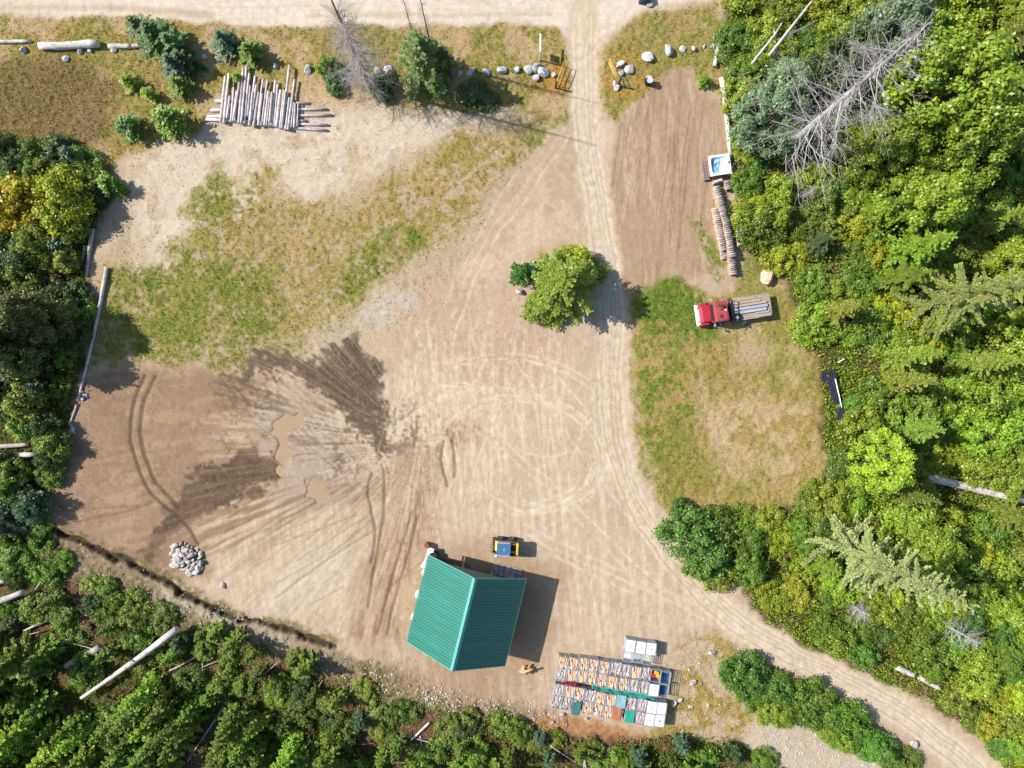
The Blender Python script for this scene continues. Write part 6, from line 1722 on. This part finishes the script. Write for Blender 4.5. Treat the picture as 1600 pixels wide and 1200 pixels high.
# metal sheets on totes
def cover(zx, zy, w, l, m, label, tilt=(0, 0), h=1.22, rz=0):
    x, y = P(840 + zx / KT, 980 + zy / KT, h)
    me = sheet_mesh('cover_sheet', w, l, m, .16, .022, .008)
    for v in me.vertices: v.co.x -= l / 2; v.co.y -= w / 2
    o = add_obj('cover_sheet', me, None, (x, y, h + .08)); o.rotation_euler = (tilt[0], tilt[1], TROT + math.pi / 2 + rz)
    return tag(o, label, 'sheet', 'metal sheets covering totes')
cover(920, 818, .92, 1.25, mat('sheet_greygreen', (.22, .37, .38), .5, var=.2, scale=3), 'grey green ribbed sheet over a tote in the third row', (.02, .05))
cover(424, 895, .8, 1.35, mat('sheet_darkgreen', (.05, .16, .15), .5, var=.2, scale=3), 'dark green ribbed sheet sliding off a bottom row tote', (.05, -.12), rz=-.04)
cover(872, 950, .85, 1.35, mat('sheet_rust', (.42, .15, .07), .7, var=.2, scale=3), 'rust orange ribbed sheet over a bottom row tote', (.06, -.06))
cover(1016, 985, .86, 1.15, mat('sheet_green', (.02, .30, .22), .45, var=.15, scale=3), 'bright green ribbed sheet over a bottom row tote', (.02, .02))
# tarps bridging the gap between second and third rows
def tarp(z0, z1, w, m, label, h=.85):
    n, k = 40, 6; V = []; F = []
    for i in range(n + 1):
        f = i / n
        zx = z0[0] + (z1[0] - z0[0]) * f; zy = z0[1] + (z1[1] - z0[1]) * f
        for j in range(k + 1):
            g = j / k - .5
            ww = w * (1 - .55 * abs(2 * f - 1) ** 2.2)
            x, y = P(840 + zx / KT, 980 + zy / KT, h)
            V.append((x + g * ww * .15, y + g * ww + .05 * math.sin(f * 31), h + .35 * abs(2 * g) ** 1.5 - .25 + .05 * math.sin(f * 37 + g * 5) + .03 * math.sin(f * 83)))
    for i in range(n):
        for j in range(k): a = i * (k + 1) + j; F.append((a, a + k + 1, a + k + 2, a + 1))
    o = add_obj('tarp', mesh_np('tarp', V, F, m, smooth=True)); sm_ = o.modifiers.new('thickness', 'SOLIDIFY'); sm_.thickness = .012
    return tag(o, label, 'tarp')
tarp((600, 655), (1310, 775), .62, mat('tarp_green', (.03, .24, .19), .5, var=.35, scale=4, bump=.3), 'long green tarp drooping between the second and third tote rows', 1.0)
tarp((270, 618), (440, 640), .38, mat('tarp_red', (.40, .03, .06), .5, var=.25, scale=4, bump=.3), 'short red tarp between the second and third tote rows', 1.0)

# ------------------------------------------------------------------ gate, sign and roadside things
GATEY = mat('faded_yellow', (.58, .42, .12), .6, var=.2, scale=5)
def gate(p_post, p_end, label, h=1.15):
    a = PZ(*p_post); b = PZ(*p_end)
    d = Vector((b[0] - a[0], b[1] - a[1])); L_ = d.length
    root = empty('tube_gate', a, math.atan2(d.y, d.x))
    bm = bmesh.new(); bm_cyl(bm, (0, 0, -.1), (0, 0, h + .25), .09, .09, 12); bm_obj('gate_post', bm, BLACKP, root)
    for z in (.3, h * .62, h):
        bm = bmesh.new(); bm_cyl(bm, (.12, 0, z), (L_, 0, z), .036, .036, 10); bm_obj('rail', bm, GATEY, root)
    for f in (.05, .36, .67, 1.0):
        bm = bmesh.new(); bm_cyl(bm, (.1 + (L_ - .1) * f, 0, .3), (.1 + (L_ - .1) * f, 0, h), .025, .025, 8); bm_obj('upright', bm, GATEY, root)
    tag(root, label, 'gate', 'yellow gates at the driveway entrance')
gate((868, 137), (880, 104), 'left yellow tube gate swung open beside the driveway')
gate((966, 134), (950, 100), 'right yellow tube gate swung open beside the driveway')
x, y, z = PZ(843, 94)
sg = empty('hanging_sign', (x, y, z), math.pi / 2)
tag(sg, 'white sign beam on a post above the boulder cluster by the gate', 'sign')
bm = bmesh.new(); bm_box(bm, -.07, .07, -.07, .07, -.1, 2.0, .01, 1); bm_obj('post', bm, WHITEP, sg)
box('beam', WHITEP, sg, (-.1, 1.65, -.07, .07, 2.0, 2.14), .01)
box('sign_board', WHITEP, sg, (.12, .85, -.02, .02, .95, 1.8), .005)
bm = bmesh.new()
for xx in (.25, .72): bm_cyl(bm, (xx, 0, 1.78), (xx, 0, 2.0), .012, .012, 6)
bm_obj('hanger', bm, STEEL, sg)
# drum with a pale tray beside the pad
x, y, z = PZ(1012, 130)
dr = empty('barrel_stand', (x, y, z))
bm = bmesh.new(); bm_cyl(bm, (0, 0, 0), (0, 0, .8), .34, .34, 16); bm_obj('barrel_body', bm, BLACKP, dr)
bm = bmesh.new(); bm_cyl(bm, (.05, -.1, .81), (.05, -.1, .95), .26, .3, 14); bm_obj('tray', bm, mat('tray_blue', (.42, .52, .68), .4, bump=0), dr)
bm = bmesh.new(); bm_box(bm, -.3, .25, .18, .38, .8, .9, .03, 2); bm_obj('lid', bm, mat('pale_pink', (.6, .42, .42), .7, bump=0), dr)
tag(dr, 'dark barrel with pale blue tray standing above the parking pad', 'barrel')
x, y, z = PZ(1006, 2)
bb = empty('blue_box', (x, y, z), .1)
tag(bb, 'dark blue box cut off by the top edge right of the driveway', 'box')
bm = bmesh.new(); bm_box(bm, -.55, .55, -.25, .6, 0, .7, .05, 2); bm_obj('box_body', bm, mat('navy', (.02, .06, .12), .4, bump=.05), bb)
bm = bmesh.new(); bm_box(bm, -.58, .58, -.28, .63, .701, .78, .03, 2); bm_obj('lid', bm, mat('navy_lid', (.05, .12, .22), .4, bump=.05), bb)
